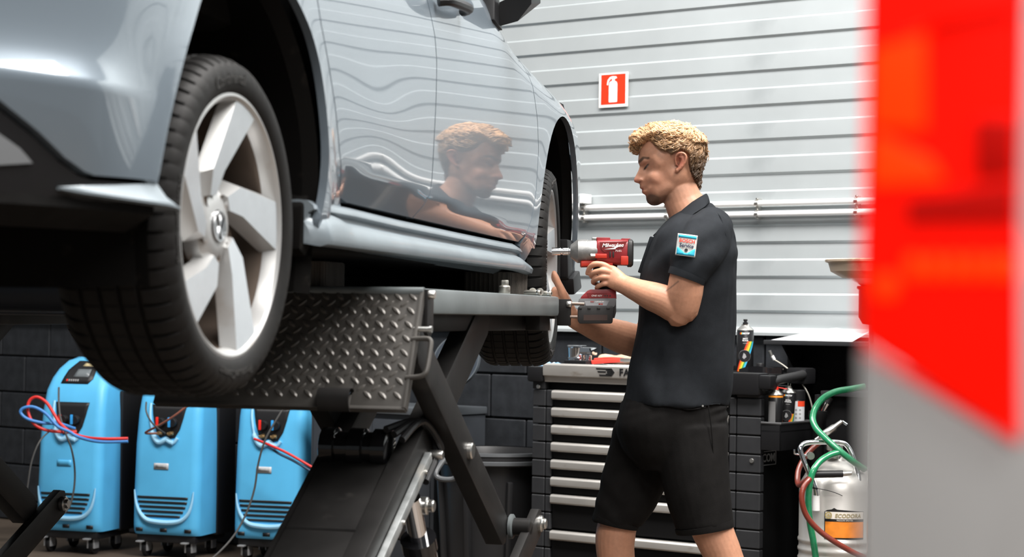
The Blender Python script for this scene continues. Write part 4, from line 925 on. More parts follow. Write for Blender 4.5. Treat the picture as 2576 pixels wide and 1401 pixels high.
# ------------------------------------------------------------------ roller tool chest (x along the wall, -y out to the room)
m_chest = mat('chest_dark', (.026, .0268, .029), .45, spec=.35, var=.12, vscale=20); m_chestbk = mat('chest_black', (.006, .006, .0064), .5, spec=.2)
m_alu = mat('drawer_aluminium', (.50, .48, .45), .38, .55, var=.12, vscale=16, dirt=(.30, .25, .20, .63), dscale=22, stretch=(.35, 1, 1))
FD = .55
ch = thing('tool_chest', 'black roller tool chest with aluminium drawer handles behind the person', 'tool chest', wl(0, FD), WALL_ROT)
bm = nb(); box(bm, -.02, 1.009, .012, .50, .10, .925, .006); obj('cabinet_body', bm, m_chestbk, ch)
SEG = .0735
seg = None
for x0, x1 in ((-.03, .036), (.040, .068), (.917, .946), (.950, 1.056)):
    bm = nb(); box(bm, x0, x1, -.014, .02, .002, SEG-.002, .004, seg=1); src = obj('corner_segment', bm, m_chest, ch, loc=V(0, 0, .895-SEG))
    for k in range(1, 11): inst(src, 'corner_segment', ch, (0, 0, .895-SEG*(k+1)))
for x0, x1 in ((-.03, .034), (.95, 1.056)): bm = nb(); box(bm, x0, x1, -.014, .02, .895, .945, .004); obj('corner_cap', bm, m_chest, ch)
for x, z in ((0, .905), (1.02, .65)):
    bm = nb(); lathe(bm, [(.0001, -.019), (.008, -.019), (.010, -.016), (.010, -.012)], (x, 0, z), 'Y', 14); obj('corner_screw', bm, m_steel, ch)
for k in range(8):
    zt = .894-.0725*k if k < 7 else .308; h = .0725 if k < 6 else (.145 if k == 6 else .15)
    bm = nb(); box(bm, .072, .914, -.004, .016, zt-h+.004 if k != 6 else zt-.142, zt, .002); dr = obj('drawer', bm, m_chestbk, ch)
    pr = [(-.004, 0), (-.020, -.002), (-.026, -.010), (-.026, -.034), (-.020, -.040), (-.012, -.040), (-.012, -.012), (-.004, -.010)]
    bm = nb(); prism(bm, pr, lambda a, b, q: V(q, a, zt+b), .074, .912, .0015); obj('handle', bm, m_alu, dr)
pr = [(0, .925), (-.018, .927), (-.020, .950), (-.032, .954), (-.034, .998), (-.028, 1.005), (-.016, 1.005), (-.014, .985), (.0, .985)]
bm = nb(); prism(bm, pr, lambda a, b, q: V(q, a, b), .034, .93, .0015); rim = obj('front_rim', bm, m_alu, ch)
bm = nb(); box(bm, 0, 1.04, -.014, .50, .955, .985, .003); box(bm, .0, 1.04, .485, .50, .98, 1.005, .002); obj('top_tray', bm, m_chestbk, ch)
bm = nb(); box(bm, -.045, .032, -.038, .05, .925, .990, .012); obj('corner_bumper', bm, m_black, ch)
bm = nb(); box(bm, .925, 1.06, -.040, .05, .905, .992, .010); box(bm, 1.03, 1.11, -.036, .03, .930, .985, .012); obj('corner_bumper', bm, m_black, ch)
bm = nb(); tube(bm, smooth_path([(1.075, .0, .958), (1.098, .02, .962), (1.104, .06, .968), (1.106, .20, .980), (1.104, .24, .984), (1.08, .27, .986)], 5), .018, 14); obj('side_handle', bm, mat('grip_rubber', (.022, .022, .023), .55, bump=.4, bscale=350), ch)
bm = nb(); box(bm, 1.03, 1.12, .24, .33, .945, 1.01, .012); obj('corner_bumper', bm, m_black, ch)
bm = nb(); box(bm, 1.010, 1.026, .02, .49, .10, .92, .003); obj('side_panel', bm, m_chestbk, ch)
fr = lambda a, b, q: V(a, q, b)
m_ink = mat('logo_black', (.008, .008, .008), .5)
bm = nb(); z0 = .9765; s_ = .001
for poly in ([(.300, .992), (.378, .992), (.372, .986), (.304, .986)], [(.308, .980), (.350, .980), (.350, .974), (.312, .974)], [(.316, .966), (.350, .966), (.372, .966), (.378, .960), (.320, .960)], [(.350, .986), (.378, .992), (.392, .976), (.378, .960), (.350, .966), (.350, .970), (.358, .970), (.354, .976), (.358, .982), (.350, .982)], [(.372, .984), (.384, .976), (.372, .968), (.378, .976)]):
    prism(bm, poly, fr, -.0345, -.0335)
obj('logo_mark', bm, m_ink, rim, flat=True)
text_obj('logo_lettering', 'FACOM', .040, m_ink, rim, basis((.415, -.0348, .976), (1, 0, 0), (0, 0, 1)), .0005, bold=.0012, align='LEFT', spacing=1.15)
# side tray with name plate
sp = lambda a, b, q: V(1.058+q, a, b)
bm = nb()
for a0, a1, q0, q1 in ((-.015, .27, .0, .004), (-.015, .27, .080, .086), (-.015, -.009, 0, .086), (.264, .27, 0, .086)):
    box(bm, 1.058+q0, 1.058+q1, a0, a1, .695, .800, .0015)
box(bm, 1.058, 1.144, -.015, .27, .765, .771); obj('side_tray', bm, m_black, ch)
bm = nb(); tube(bm, [(1.060, -.015, .800), (1.143, -.015, .800), (1.143, .27, .800), (1.060, .27, .800)], .005, 8); obj('tray_rim', bm, mat('tray_edge', (.06, .06, .062), .4), ch)
m_lett = mat('plate_grey', (.30, .30, .30), .5)
pl_ = text_obj('name_plate_lettering', 'FACOM', .045, m_lett, ch, basis((1.0272, .085, .655), (0, 1, 0), (0, 0, 1)), .0005, bold=.0008)
bm = nb(); 
for a0, a1, b0, b1 in ((.0, .172, .680, .683), (.0, .172, .627, .630), (.169, .172, .627, .683)): box(bm, 1.0262, 1.0275, a0, a1, b0, b1)
obj('name_plate_frame', bm, m_lett, ch)
for x in (.03, 1.0):
    for y in (.06, .44):
        bm = nb(); lathe(bm, [(.0001, -.015), (.05, -.015), (.055, -.01), (.055, .01), (.05, .015), (.0001, .015)], (x, y, .055), 'X', 20); box(bm, x-.02, x+.02, y-.03, y+.03, .05, .105, .004); obj('caster', bm, m_black, ch)

# aerosol cans
def can(label, u, d, z, cap='none', tilt=0., kind='rainbow', s=1., h=.160):
    t = thing('aerosol_can', label, 'aerosol can', wl(u, d, z), math.radians(-10), 'aerosol cans at the tool chest'); t.scale = (s, s, s); t.rotation_euler[1] = tilt
    R = .0325; dark = (.012, .012, .013)
    bm = nb(); lathe(bm, [(.0001, 0), (R-.002, 0), (R, .003), (R, h-.003), (R-.002, h)], n=32); body = obj('can_body', bm, mat('can_black', dark, .3), t)
    bm = nb(); lathe(bm, [(R-.001, h-.002), (R+.001, h+.001), (R-.003, h+.006), (R-.012, h+.014), (.015, h+.019), (.0155, h+.023), (.008, h+.023), (.0001, h+.023)], n=32); obj('can_dome', bm, m_steel if cap != 'cap' else m_black, t)
    def wrap(name, pts, m, r=R+.0005):
        """pts (angle deg from the camera side, z)"""
        bm = nb(); poly = [(math.radians(a)*R, zz) for a, zz in pts]; P, fs, bp = tri_region(poly, .008)
        vv = [bm.verts.new((r*math.sin(p[0]/R), -r*math.cos(p[0]/R), p[1])) for p in P]
        for f in fs: bm.faces.new([vv[i] for i in f])
        return obj(name, bm, m, body)
    def words(st, size, zz, col, ang=0., **k):
        text_obj('can_lettering', st, size, mat('can_print_%.2f%.2f%.2f' % col, col, .5), body, None, .0002, warp=lambda c: V((R+.0009+c.z)*math.sin(c.x/R+math.radians(ang)), -(R+.0009+c.z)*math.cos(c.x/R+math.radians(ang)), zz+c.y), **k)
    if kind in ('rainbow', 'dark'):
        for k, col in enumerate(((.75, .06, .02), (.85, .30, .03), (.80, .62, .05), (.05, .35, .12), (.05, .40, .70))):
            a = -62+k*11; m = mat('stripe_%d' % k, col, .4)
            if kind == 'rainbow': wrap('rainbow_stripe', [(a, .002), (a+11, .002), (a+91, .118), (a+80, .118)], m)
            else: wrap('rainbow_stripe', [(a+70, .02), (a+81, .02), (a+110, .07), (a+99, .07)], m)
        circ = lambda r_: [(math.degrees(r_*math.cos(k*pi/14)/R), .062+r_*math.sin(k*pi/14)) for k in range(28)]
        wrap('ring_line', circ(.0232), m_lett, R+.0010); wrap('round_print', circ(.0222), mat('can_ring', (.018, .018, .019), .25), R+.0016)
        wrap('spray_print', [(-14, .056), (-4, .050), (12, .058), (6, .068), (-6, .074), (-10, .066)], m_lett, R+.0020)
        words('MOTIP', .0085, .148, (.8, .8, .8), 8, shear=.2, bold=.0004); words('MATT' if kind == 'rainbow' else 'EXTRA', .0072, .128, (.75, .75, .75), 4, bold=.0003); words('BLACK' if kind == 'rainbow' else 'STRONG', .0072, .121, (.75, .75, .75), 4, bold=.0003); words('spray paint', .004, .111, (.6, .6, .6), 4)
        words('400 ml', .005, .012, (.6, .6, .6), 2)
        for k, col in enumerate(((.75, .06, .02), (.80, .62, .05), (.05, .40, .70))): wrap('logo_flash', [(-34+k*7, .145), (-27+k*7, .145), (-25+k*7, .152), (-32+k*7, .152)], mat('stripe_%d' % (0, 2, 4)[k], col, .4))
    if kind == 'white':
        wrap('paper_label', [(-70, .012), (70, .012), (70, .118), (-70, .118)], mat('can_label', (.62, .64, .66), .5)); wrap('red_label', [(5, .095), (70, .095), (70, .118), (5, .118)], mat('stripe_0', (.7, .05, .02), .4), R+.0009)
        for r_ in range(4):
            for c_ in range(3): wrap('pictogram', [(-45+c_*30, .025+r_*.017), (-30+c_*30, .025+r_*.017), (-30+c_*30, .033+r_*.017), (-45+c_*30, .033+r_*.017)], m_lett, R+.0009)
    if kind == 'orange': wrap('orange_band', [(-89, h-.012), (89, h-.012), (89, h-.004), (-89, h-.004)], mat('stripe_1', (.85, .30, .03), .4)); wrap('silver_band', [(-89, .02), (0, .02), (0, h-.03), (-89, h-.03)], mat('can_silver', (.16, .16, .16), .4))
    if cap == 'nozzle': bm = nb(); lathe(bm, [(.010, h+.023), (.0105, h+.030), (.006, h+.032), (.006, h+.040), (.0001, h+.040)], n=14); box(bm, -.008, .008, -.004, .004, h+.036, h+.043, .001); obj('nozzle', bm, m_black, t)
    if cap == 'stem': bm = nb(); lathe(bm, [(.011, h+.02), (.012, h+.028), (.007, h+.03)], n=14); tube(bm, [(-.004, 0, h+.028), (-.005, 0, h+.042)], .0025, 8); tube(bm, [(.006, 0, h+.028), (.006, 0, h+.040)], .0022, 8); obj('valve', bm, m_steel, t)
    if cap == 'red': bm = nb(); lathe(bm, [(.012, h+.02), (.012, h+.034), (.008, h+.038), (.0001, h+.038)], n=14); tube(bm, [(0, 0, h+.034), (.05, .0, h+.026)], .0022, 8); obj('nozzle', bm, mat('nozzle_red', (.8, .04, .02), .4), t)
    if cap == 'cap': bm = nb(); lathe(bm, [(R+.001, h-.005), (R+.001, h+.034), (R-.003, h+.038), (.0001, h+.038)], n=32); obj('cap', bm, m_black, t)
    return t
can('black aerosol can with rainbow stripe standing on the tool chest top', .822, .27, .986, 'nozzle', 0, 'rainbow', 1.06)
can('aerosol can with red nozzle in the chest side tray', 1.101, .525, .772, 'red', 0, 'orange', .86)
can('tilted black aerosol can in the middle of the chest side tray', 1.101, .440, .772, 'stem', .06, 'dark', .90)
can('black-capped aerosol can with white label in the chest side tray', 1.101, .345, .772, 'cap', 0, 'white', .92, .128)
# things lying on the chest
def small(name, label, cat, u, d, z=.9855, rz=0, group='tools on the tool chest top'): return thing(name, label, cat, wl(u, d, z), WALL_ROT+math.radians(rz), group)
t = small('chrome_cup', 'stack of chrome spray-gun cups on the tool chest', 'cup', .055, .36); t.scale = (1.2, 1.2, 1.15)
bm = nb(); lathe(bm, [(.0001, 0), (.030, 0), (.031, .03), (.033, .031), (.033, .036), (.031, .037), (.033, .072), (.036, .074), (.036, .080), (.030, .082), (.030, .060), (.0001, .060)], n=28); obj('cup_body', bm, m_chrome, t)
bm = nb(); box(bm, .02, .075, -.022, .022, .045, .075, .008); tube(bm, [(.05, 0, .05), (.05, 0, .0)], .012, 12); obj('cup_spout', bm, m_chrome, t)
t = small('rag', 'crumpled blue and white rag beside the chrome cup', 'rag', -.065+.04, .44)
bm = nb(); R = []
for i in range(9):
    R.append([V((i-4)*.011, .03*math.cos(a)*(1-.1*math.sin(i*2)), .004+.012*max(0, math.sin(a))*(1+.5*math.sin(i*1.7+a*2))) for a in np.linspace(0, 2*pi, 14, endpoint=False)])
loft(bm, R); obj('rag_cloth', bm, mat('rag_blue', (.25, .45, .66), .8, dirt=(.75, .78, .80, .52), dscale=40), t)
t = small('tool_case', 'small black tool case with red stripe on the tool chest', 'case', .125, .45)
bm = nb(); box(bm, -.055, .055, -.03, .03, 0, .032, .004); obj('case_body', bm, m_black, t); bm = nb(); box(bm, -.02, .025, -.0315, -.029, .006, .013, .001); obj('red_stripe', bm, mat('stripe_0', (.7, .05, .02), .4), t)
t = small('pliers', 'red-handled pliers lying on the tool chest', 'pliers', .27, .38, 1.0, 12)
bm = nb(); tube(bm, smooth_path([(-.10, .0, .018), (-.05, .010, .024), (0, .006, .024), (.03, 0, .022)], 5), .009, 10); tube(bm, smooth_path([(-.10, -.03, .010), (-.05, -.018, .016), (0, -.008, .02), (.03, 0, .022)], 5), .009, 10); obj('grips', bm, mat('grip_red', (.62, .03, .015), .45), t)
bm = nb(); loft(bm, [[V(.02, -.012, .015), V(.02, .012, .015), V(.02, .012, .030), V(.02, -.012, .030)], [V(.05, -.014, .015), V(.05, .014, .015), V(.05, .014, .030), V(.05, -.014, .030)], [V(.085, -.004, .018), V(.085, .004, .018), V(.085, .004, .026), V(.085, -.004, .026)]]); obj('jaws', bm, m_steel, t)
t = small('work_glove', 'pale leather work glove behind the pliers on the chest', 'glove', .19, .27, .99, 20)
bm = nb(); tube(bm, smooth_path([(-.07, 0, .030), (-.03, 0, .035), (.02, .0, .028), (.08, 0, .035)], 4), [.012, .018, .02, .02, .018, .018, .018, .02, .024, .026, .026, .026, .026], 12)
for k in range(3): tube(bm, smooth_path([(-.02, -.01+.012*k, .03), (-.05, -.02+.016*k, .022), (-.07, -.025+.02*k, .012)], 3), .008, 8)
obj('glove_body', bm, mat('glove_leather', (.62, .42, .30), .7, var=.2, vscale=30), t)
t = small('paper_pad', 'white notepad lying under the pliers on the chest', 'paper', .30, .40, .9853, 6)
bm = nb(); box(bm, -.12, .12, -.07, .07, 0, .016, .001); obj('pages', bm, mat('paper', (.80, .80, .80), .7), t)
t = small('utility_knife', 'grey utility knife lying at the front rim of the chest', 'knife', .285, .50, .986, -4)
bm = nb(); loft(bm, [[V(x, -.008, 0), V(x, .008, 0), V(x, .008, h), V(x, -.008, h)] for x, h in ((-.06, .008), (-.045, .018), (-.01, .022), (.03, .014), (.075, .010))]); obj('knife_grip', bm, mat('knife_grey', (.10, .10, .10), .5), t)
bm = nb(); loft(bm, [[V(x, -.001, 0), V(x, .001, 0), V(x, .001, h), V(x, -.001, h)] for x, h in ((.07, .009), (.10, .003))]); obj('knife_blade', bm, m_steel, t)
t = small('multimeter', 'black hand tool with round knob beside the aerosol can', 'tool', .93, .34, .9855, 8)
bm = nb(); loft(bm, [[V(x, -w, 0), V(x, w, 0), V(x, w*.9, h), V(x, -w*.9, h)] for x, w, h in ((-.085, .015, .014), (-.05, .032, .024), (.0, .034, .028), (.06, .02, .022), (.095, .012, .026))]); obj('tool_body', bm, m_gloss, t)
bm = nb(); lathe(bm, [(.0001, .040), (.015, .040), (.017, .036), (.017, .022)], n=20); obj('knob', bm, m_black, t)
# flexible pick-up light in the corner
t = thing('flexible_light', 'flexible gooseneck inspection light curving over the tool chest', 'light', wl(1.0, .25, .99))
L0 = Vector(t.location); lp = lambda x, y, Y: at(x, y, Y)-L0
bm = nb(); tube(bm, smooth_path([lp(1945, 903, 7.72), lp(1975, 922, 7.68), lp(2005, 950, 7.64), lp(2030, 985, 7.62), lp(2042, 1020, 7.62), lp(2048, 1060, 7.62), lp(2052, 1110, 7.64)], 8), .0032, 10); obj('gooseneck', bm, mat('flex_steel', (.55, .52, .46), .4, .6), t)
bm = nb(); tube(bm, [lp(1948, 905, 7.72), lp(1942, 895, 7.72)], [.007, .008], 12); obj('collar', bm, m_whitemetal, t)
bm = nb(); tube(bm, [lp(1942, 896, 7.72), lp(1936, 882, 7.72)], .0075, 12); obj('light_head', bm, m_steel, t)

# ------------------------------------------------------------------ low cabinet, paper, drain bowl, tank
t = thing('storage_shelf', 'black wall shelf above the tool chest carrying the paper', 'shelf', wl(.90, 0), WALL_ROT)
bm = nb(); box(bm, 0, 2.4, -.26, -.01, 1.100, 1.118, .003); obj('shelf_board', bm, m_chest, t)
bm = nb(); box(bm, .0, 2.4, -.05, -.01, .90, 1.100, .002); obj('back_panel', bm, m_chestbk, t)
for x in (.06, 1.2): bm = nb(); prism(bm, [(-.05, 1.10), (-.22, 1.10), (-.05, .95)], lambda a, b, q: V(q, a, b), x, x+.012, .002); obj('bracket', bm, m_chestbk, t)
t = thing('workshop_cabinet', 'black low cabinet along the wall behind the tank', 'cabinet', wl(1.21, 0), WALL_ROT)
bm = nb(); box(bm, 0, 1.9, -.36, -.01, .905, .925, .003); obj('worktop', bm, m_chest, t)
bm = nb(); box(bm, .01, 1.9, -.33, -.01, .0, .905, .003); obj('cabinet_body', bm, m_chestbk, t)
bm = nb(); box(bm, .2, 1.9, -.337, -.328, .735, .742, .001); obj('edge_strip', bm, m_steel, t)
bm = nb(); pts = []
nx, ny = 14, 6
for j in range(ny):
    for i in range(nx):
        x = i/(nx-1); y = j/(ny-1); zz = .001+.030*y+.022*math.exp(-((x-.45)/.25)**2)*y+.020*max(0, x-.86)/.14*y; pts.append(bm.verts.new(V(.0+x*.36+.05*y*(1-x), -.25+y*.20, zz)))
for j in range(ny-1):
    for i in range(nx-1): bm.faces.new((pts[j*nx+i], pts[j*nx+i+1], pts[(j+1)*nx+i+1], pts[(j+1)*nx+i]))
o = tag(obj('paper_sheet', bm, mat('sheet_white', (.86, .87, .90), .7), loc=wl(.93, 0, 1.118), rotz=WALL_ROT), 'white paper sheet curling on the black wall shelf', 'paper'); o.modifiers.new('s', 'SOLIDIFY').thickness = .0008
# hose couplings hanging at the cabinet
t = thing('hose_coupling', 'black and steel hose coupling hanging behind the green hose', 'coupling', wl(1.2, .34, .85), WALL_ROT); K0 = Vector(t.location); Rz = Matrix.Rotation(-WALL_ROT, 3, 'Z')
kp = lambda x, y, Y: Rz @ (at(x, y, Y)-K0)
bm = nb(); tube(bm, [kp(2090, 1000, 7.5), kp(2080, 1015, 7.5)], .014, 12); obj('coupling_sleeve', bm, m_black, t)
bm = nb(); tube(bm, [kp(2080, 1015, 7.5), kp(2070, 1035, 7.5)], [.013, .008], 12); obj('coupling_nipple', bm, m_chrome, t)
t = thing('hose_clip_post', 'black upright post with round cap beside the green hose', 'post', wl(1.235, .43, 0)); K1 = Vector(t.location)
bm = nb(); z1 = at(2056, 1030, 7.55).z; lathe(bm, [(.0001, z1), (.035, z1), (.038, z1-.02), (.025, z1-.05), (.022, 0)], n=20); obj('post_body', bm, m_chestbk, t)
bm = nb(); lathe(bm, [(.0001, z1+.065), (.013, z1+.063), (.014, z1+.025), (.010, z1+.022), (.010, z1)], n=16); obj('post_cap', bm, m_black, t)

m_tank = mat('tank_stainless', (.60, .58, .55), .34, .45, var=.1, vscale=6, dirt=(.30, .23, .18, .66), dscale=9, stretch=(1, 1, .25))
tx, ty = 1.239, 7.19
tk = thing('sprayer_tank', 'silver pressure sprayer tank with tube handle and orange label', 'tank', (tx, ty, 0)); TK = V(tx, ty, 0)
tp = lambda x, y, dy=0.: at(x, y, ty+dy)-TK
RT = .146
bm = nb(); prof = [(.0001, .02), (RT-.01, .02), (RT, .035)]
for z in (.10, .30, .335, .37): prof += [(RT, z), (RT+.004, z+.006), (RT+.004, z+.014), (RT, z+.02)]
prof += [(RT, .565), (RT-.006, .595), (RT-.025, .628), (RT-.07, .660), (.05, .676), (.045, .69), (.0001, .69)]; lathe(bm, prof, n=56); obj('tank_body', bm, m_tank, tk)
bm = nb(); tube(bm, smooth_path([tp(2054, 1255, -.13), tp(2050, 1225, -.13), tp(2034, 1187, -.125), tp(2016, 1142, -.115), tp(2014, 1126, -.11), tp(2026, 1115, -.10), tp(2060, 1112, -.09), tp(2112, 1113, -.08), tp(2132, 1122, -.08), tp(2147, 1150, -.09), tp(2158, 1190, -.10), tp(2166, 1240, -.12)], 6), .0095, 14); obj('tube_handle', bm, m_chrome, tk)
bm = nb(); tube(bm, [tp(2053, 1247, -.132), tp(2053, 1284, -.132)], .014, 14); obj('handle_socket', bm, m_whitemetal, tk)
bm = nb(); tube(bm, [tp(2048, 1193, -.16), tp(2120, 1192, -.16)], [.014, .0135], 14); obj('hand_grip', bm, m_black, tk)
bm = nb(); tube(bm, [tp(2120, 1192, -.16), tp(2142, 1190, -.16)], [.010, .008], 12); obj('grip_ferrule', bm, m_steel, tk)
bm = nb(); lathe(bm, [(.0001, .745), (.022, .745), (.024, .735), (.024, .70), (.032, .695), (.032, .685)], (-.02, -.02, 0), n=18); box(bm, -.05, .01, -.035, -.005, .715, .735, .003); obj('filler_cap', bm, m_steel, tk)
bm = nb(); lathe(bm, [(.0001, 0), (.014, 0), (.015, .008), (.015, .02)], axis='Y', n=16); o = obj('gauge', bm, m_steel, tk); o.location = tp(2040, 1147, -.06)
bm = nb(); tube(bm, smooth_path([tp(2028, 1146, -.02), tp(2002, 1142, -.02), tp(1999, 1138, -.02), tp(1999, 1130, -.02)], 4), .004, 8); obj('hook', bm, m_chrome, tk)
# label curved round the tank
def tank_wrap(name, x0, x1, y0, y1, r, m, poly=None):
    th = lambda x: math.asin(max(-1, min(1, ((x-2110)/4800*ty)/RT)))
    z = lambda y: at(2110, y, ty-RT).z
    P = poly or [(x0, y0), (x1, y0), (x1, y1), (x0, y1)]; P2 = [(th(a), z(b)) for a, b in P]
    bm = nb(); pts, fs, bp = tri_region(P2, .03); vv = [bm.verts.new(V((RT+r)*math.sin(p[0]), -(RT+r)*math.cos(p[0]), p[1])) for p in pts]
    for f in fs: bm.faces.new([vv[i] for i in f])
    return obj(name, bm, m, tk)
lb = tank_wrap('label_border', 2062, 2158, 1283, 1357, .0012, m_ink, [(2062, 1357), (2062, 1288), (2068, 1284), (2078, 1282), (2084, 1278), (2091, 1282), (2158, 1287), (2158, 1357)])
tank_wrap('label_white', 2064, 2157, 1288, 1306, .0020, mat('label_cream', (.66, .62, .56), .5)); tank_wrap('label_orange', 2064, 2157, 1313, 1353, .0020, mat('label_orange', (.72, .22, .02), .5, var=.2, vscale=20))
def tank_text(s, size, x, y, m, **k):
    a0 = math.asin(((x-2110)/4800*ty)/RT); zz = at(2110, y, ty-RT).z
    text_obj('label_lettering', s, size, m, tk, None, .0003, warp=lambda c: V((RT+.0032+c.z)*math.sin(a0+c.x/RT), -(RT+.0032+c.z)*math.cos(a0+c.x/RT), zz+c.y), **k)
tank_text('ECODORA', .020, 2118, 1298, mat('label_gold', (.30, .24, .10), .4), shear=.15, bold=.0003); tank_text('PRESSURE SPRAYER', .007, 2110, 1309.5, mat('label_cream', (.66, .62, .56), .5))
bm = nb(); lathe(bm, [(.008, 0), (.013, 0), (.013, .001), (.008, .001), (.008, 0)], axis='Y', n=24); lathe(bm, [(.0001, 0), (.005, 0), (.005, .001)], axis='Y', n=16); o = obj('label_emblem', bm, MATS['label_gold'], tk); o.location = tp(2084, 1296, -RT-.004+.006)
# hoses on and around the tank
def hose(name, label, rows, r, m, root, par=None):
    o0 = Vector(root); bm = nb(); tube(bm, smooth_path([at(*p)-o0 for p in rows], 8), r, 12)
    o = obj(name, bm, m, loc=o0); return tag(o, label, 'hose')
m_green = mat('green_hose', (.015, .20, .085), .25, var=.15, vscale=60, coat=.6); m_rust = mat('red_brown_hose', (.16, .025, .014), .35, coat=.3)
hose('green_hose', 'clear green hose looping above the sprayer tank', [(2175, 972, 7.3), (2143, 978, 7.28), (2100, 986, 7.24), (2066, 1006, 7.20), (2046, 1040, 7.16), (2050, 1072, 7.12), (2078, 1104, 7.08), (2112, 1134, 7.06), (2145, 1160, 7.06), (2175, 1180, 7.10)], .0125, m_green, (tx, ty, .7))
hose('green_hose', 'dark green hose running down the front of the sprayer tank', [(2110, 1138, 7.06), (2085, 1146, 7.05), (2060, 1164, 7.03), (2042, 1195, 7.01), (2034, 1250, 7.02), (2037, 1310, 7.03), (2046, 1360, 7.03), (2054, 1420, 7.03), (2056, 1480, 7.03)], .0125, m_green, (tx, ty, .6))
hose('red_hose', 'red-brown rubber hose curving across the front of the tank', [(2075, 1105, 7.22), (2050, 1122, 7.20), (2025, 1150, 7.18), (2008, 1185, 7.15), (2010, 1220, 7.10), (2040, 1200, 7.02), (2022, 1225, 6.99), (2017, 1255, 6.98), (2028, 1295, 6.98), (2058, 1332, 6.98), (2105, 1366, 6.98), (2165, 1398, 7.0), (2230, 1420, 7.05)], .0105, m_rust, (tx, ty, .5))
t = thing('air_valve', 'steel air valve lying slanted above the tank handle', 'valve', (tx, 7.26, .72)); A_ = Vector(t.location); ap = lambda x, y: at(x, y, 7.26)-A_
bm = nb(); tube(bm, [ap(2052, 1108), ap(2066, 1098), ap(2070, 1094), ap(2098, 1076), ap(2102, 1072), ap(2118, 1060)], [.009, .009, .0145, .0145, .010, .008], 16); obj('valve_body', bm, m_steel, t)
bm = nb(); tube(bm, [ap(2118, 1060), ap(2130, 1068)], [.006, .006], 10); obj('valve_tip', bm, m_chrome, t)
t = thing('cable_tie', 'thin black cable tie on the tank handle', 'cable tie', tuple(TK+tp(2056, 1232, -.15))); z_ = Vector(t.location)
bm = nb(); tube(bm, smooth_path([at(2050, 1228, 7.03)-z_, at(2075, 1232, 7.03)-z_, at(2100, 1239, 7.03)-z_, at(2119, 1247, 7.04)-z_], 4), .0014, 6); obj('tie_tail', bm, m_black, t)
bm = nb(); tube(bm, [at(2046, 1227, 7.045)-z_, at(2056, 1229, 7.03)-z_], .004, 8); obj('tie_head', bm, m_black, t)
# oil drain bowl on its stand
bx_, by_ = 1.325, 6.95
t = thing('oil_drainer', 'oil drainer with cream funnel bowl over a red reservoir', 'oil drainer', (bx_, by_, 0))
zr = 1.425
bm = nb(); lathe(bm, [(.178, zr), (.184, zr-.003), (.183, zr-.010), (.172, zr-.014), (.163, zr-.045), (.12, zr-.068), (.03, zr-.075), (.03, zr-.072), (.118, zr-.064), (.158, zr-.043), (.170, zr-.004)], n=56); obj('funnel_bowl', bm, mat('bowl_cream', (.52, .42, .32), .5, dirt=(.16, .10, .06, .55), dscale=10), t)
bm = nb(); lathe(bm, [(.10, zr-.066), (.045, zr-.10), (.04, zr-.10)], n=32); obj('funnel_neck', bm, m_whitemetal, t)
bm = nb(); lathe(bm, [(.0001, zr-.095), (.066, zr-.097), (.068, zr-.105), (.060, zr-.112), (.060, zr-.21), (.045, zr-.235), (.0001, zr-.24)], n=32); obj('reservoir', bm, mat('drain_red', (.60, .035, .012), .35), t)
bm = nb(); lathe(bm, [(.022, zr-.236), (.022, .08)], n=20); obj('pole', bm, m_steel, t)
bm = nb(); lathe(bm, [(.0001, .09), (.03, .09), (.05, .06), (.085, .05), (.09, .04), (.09, .02), (.0001, .02)], n=40); obj('foot', bm, mat('drum_grey', (.30, .30, .30), .4), t)
for a in range(4):
    bm = nb(); lathe(bm, [(.0001, -.010), (.018, -.010), (.018, .010), (.0001, .010)], (.072*math.cos(a*pi/2+.7), .072*math.sin(a*pi/2+.7), .0185), 'X', 16); obj('caster', bm, m_black, t)

# ------------------------------------------------------------------ bin, grey cabinet and round lid behind the lift
t = thing('rubbish_bin', 'round black rubbish bin with moulded handle beside the tool chest', 'bin', wl(-.40, .33))
bm = nb(); lathe(bm, [(.0001, .0), (.19, .0), (.20, .01), (.235, .52), (.235, .545), (.262, .55), (.266, .575), (.262, .60), (.252, .605), (.246, .59), (.225, .52), (.19, .02), (.0001, .015)], n=64); obj('bin_body', bm, mat('bin_black', (.018, .018, .019), .38), t)
bm = nb(); lathe(bm, [(.264, .552), (.270, .556), (.270, .570), (.264, .574)], n=64); lathe(bm, [(.262, .590), (.268, .594), (.266, .606), (.254, .608)], n=64); obj('bin_rim', bm, mat('bin_rim_grey', (.09, .095, .10), .35), t)
H0 = Vector(t.location); hp_ = lambda x, y, Y: at(x, y, Y)-H0
bm = nb(); tube(bm, smooth_path([hp_(1122, 1150, 8.27), hp_(1098, 1185, 8.22), hp_(1100, 1200, 8.21), (hp_(1118, 1206, 8.2)), hp_(1142, 1204, 8.19), hp_(1155, 1190, 8.18), hp_(1168, 1165, 8.2)], 5), .012, 10); obj('bin_handle', bm, MATS['bin_rim_grey'], t)
bm = nb()
for a in range(8):
    A = a*pi/4+.3; M = Matrix.Rotation(A, 4, 'Z'); box(bm, .196, .226, -.012, .012, .03, .5, .006, M @ Matrix.Rotation(.068, 4, 'Y'))
obj('bin_ribs', bm, MATS['bin_black'], t)
t = thing('grey_cabinet', 'low dark grey cabinet against the block wall behind the lift', 'cabinet', wl(-1.42, .02), WALL_ROT)
bm = nb(); box(bm, 0, .74, -.38, 0, 0, .745, .004); obj('cabinet_body', bm, mat('cabinet_grey', (.045, .050, .058), .45, var=.1), t)
bm = nb(); box(bm, -.01, .75, -.395, 0, .745, .778, .005); obj('cabinet_top', bm, mat('cabinet_top_grey', (.085, .095, .105), .4), t)
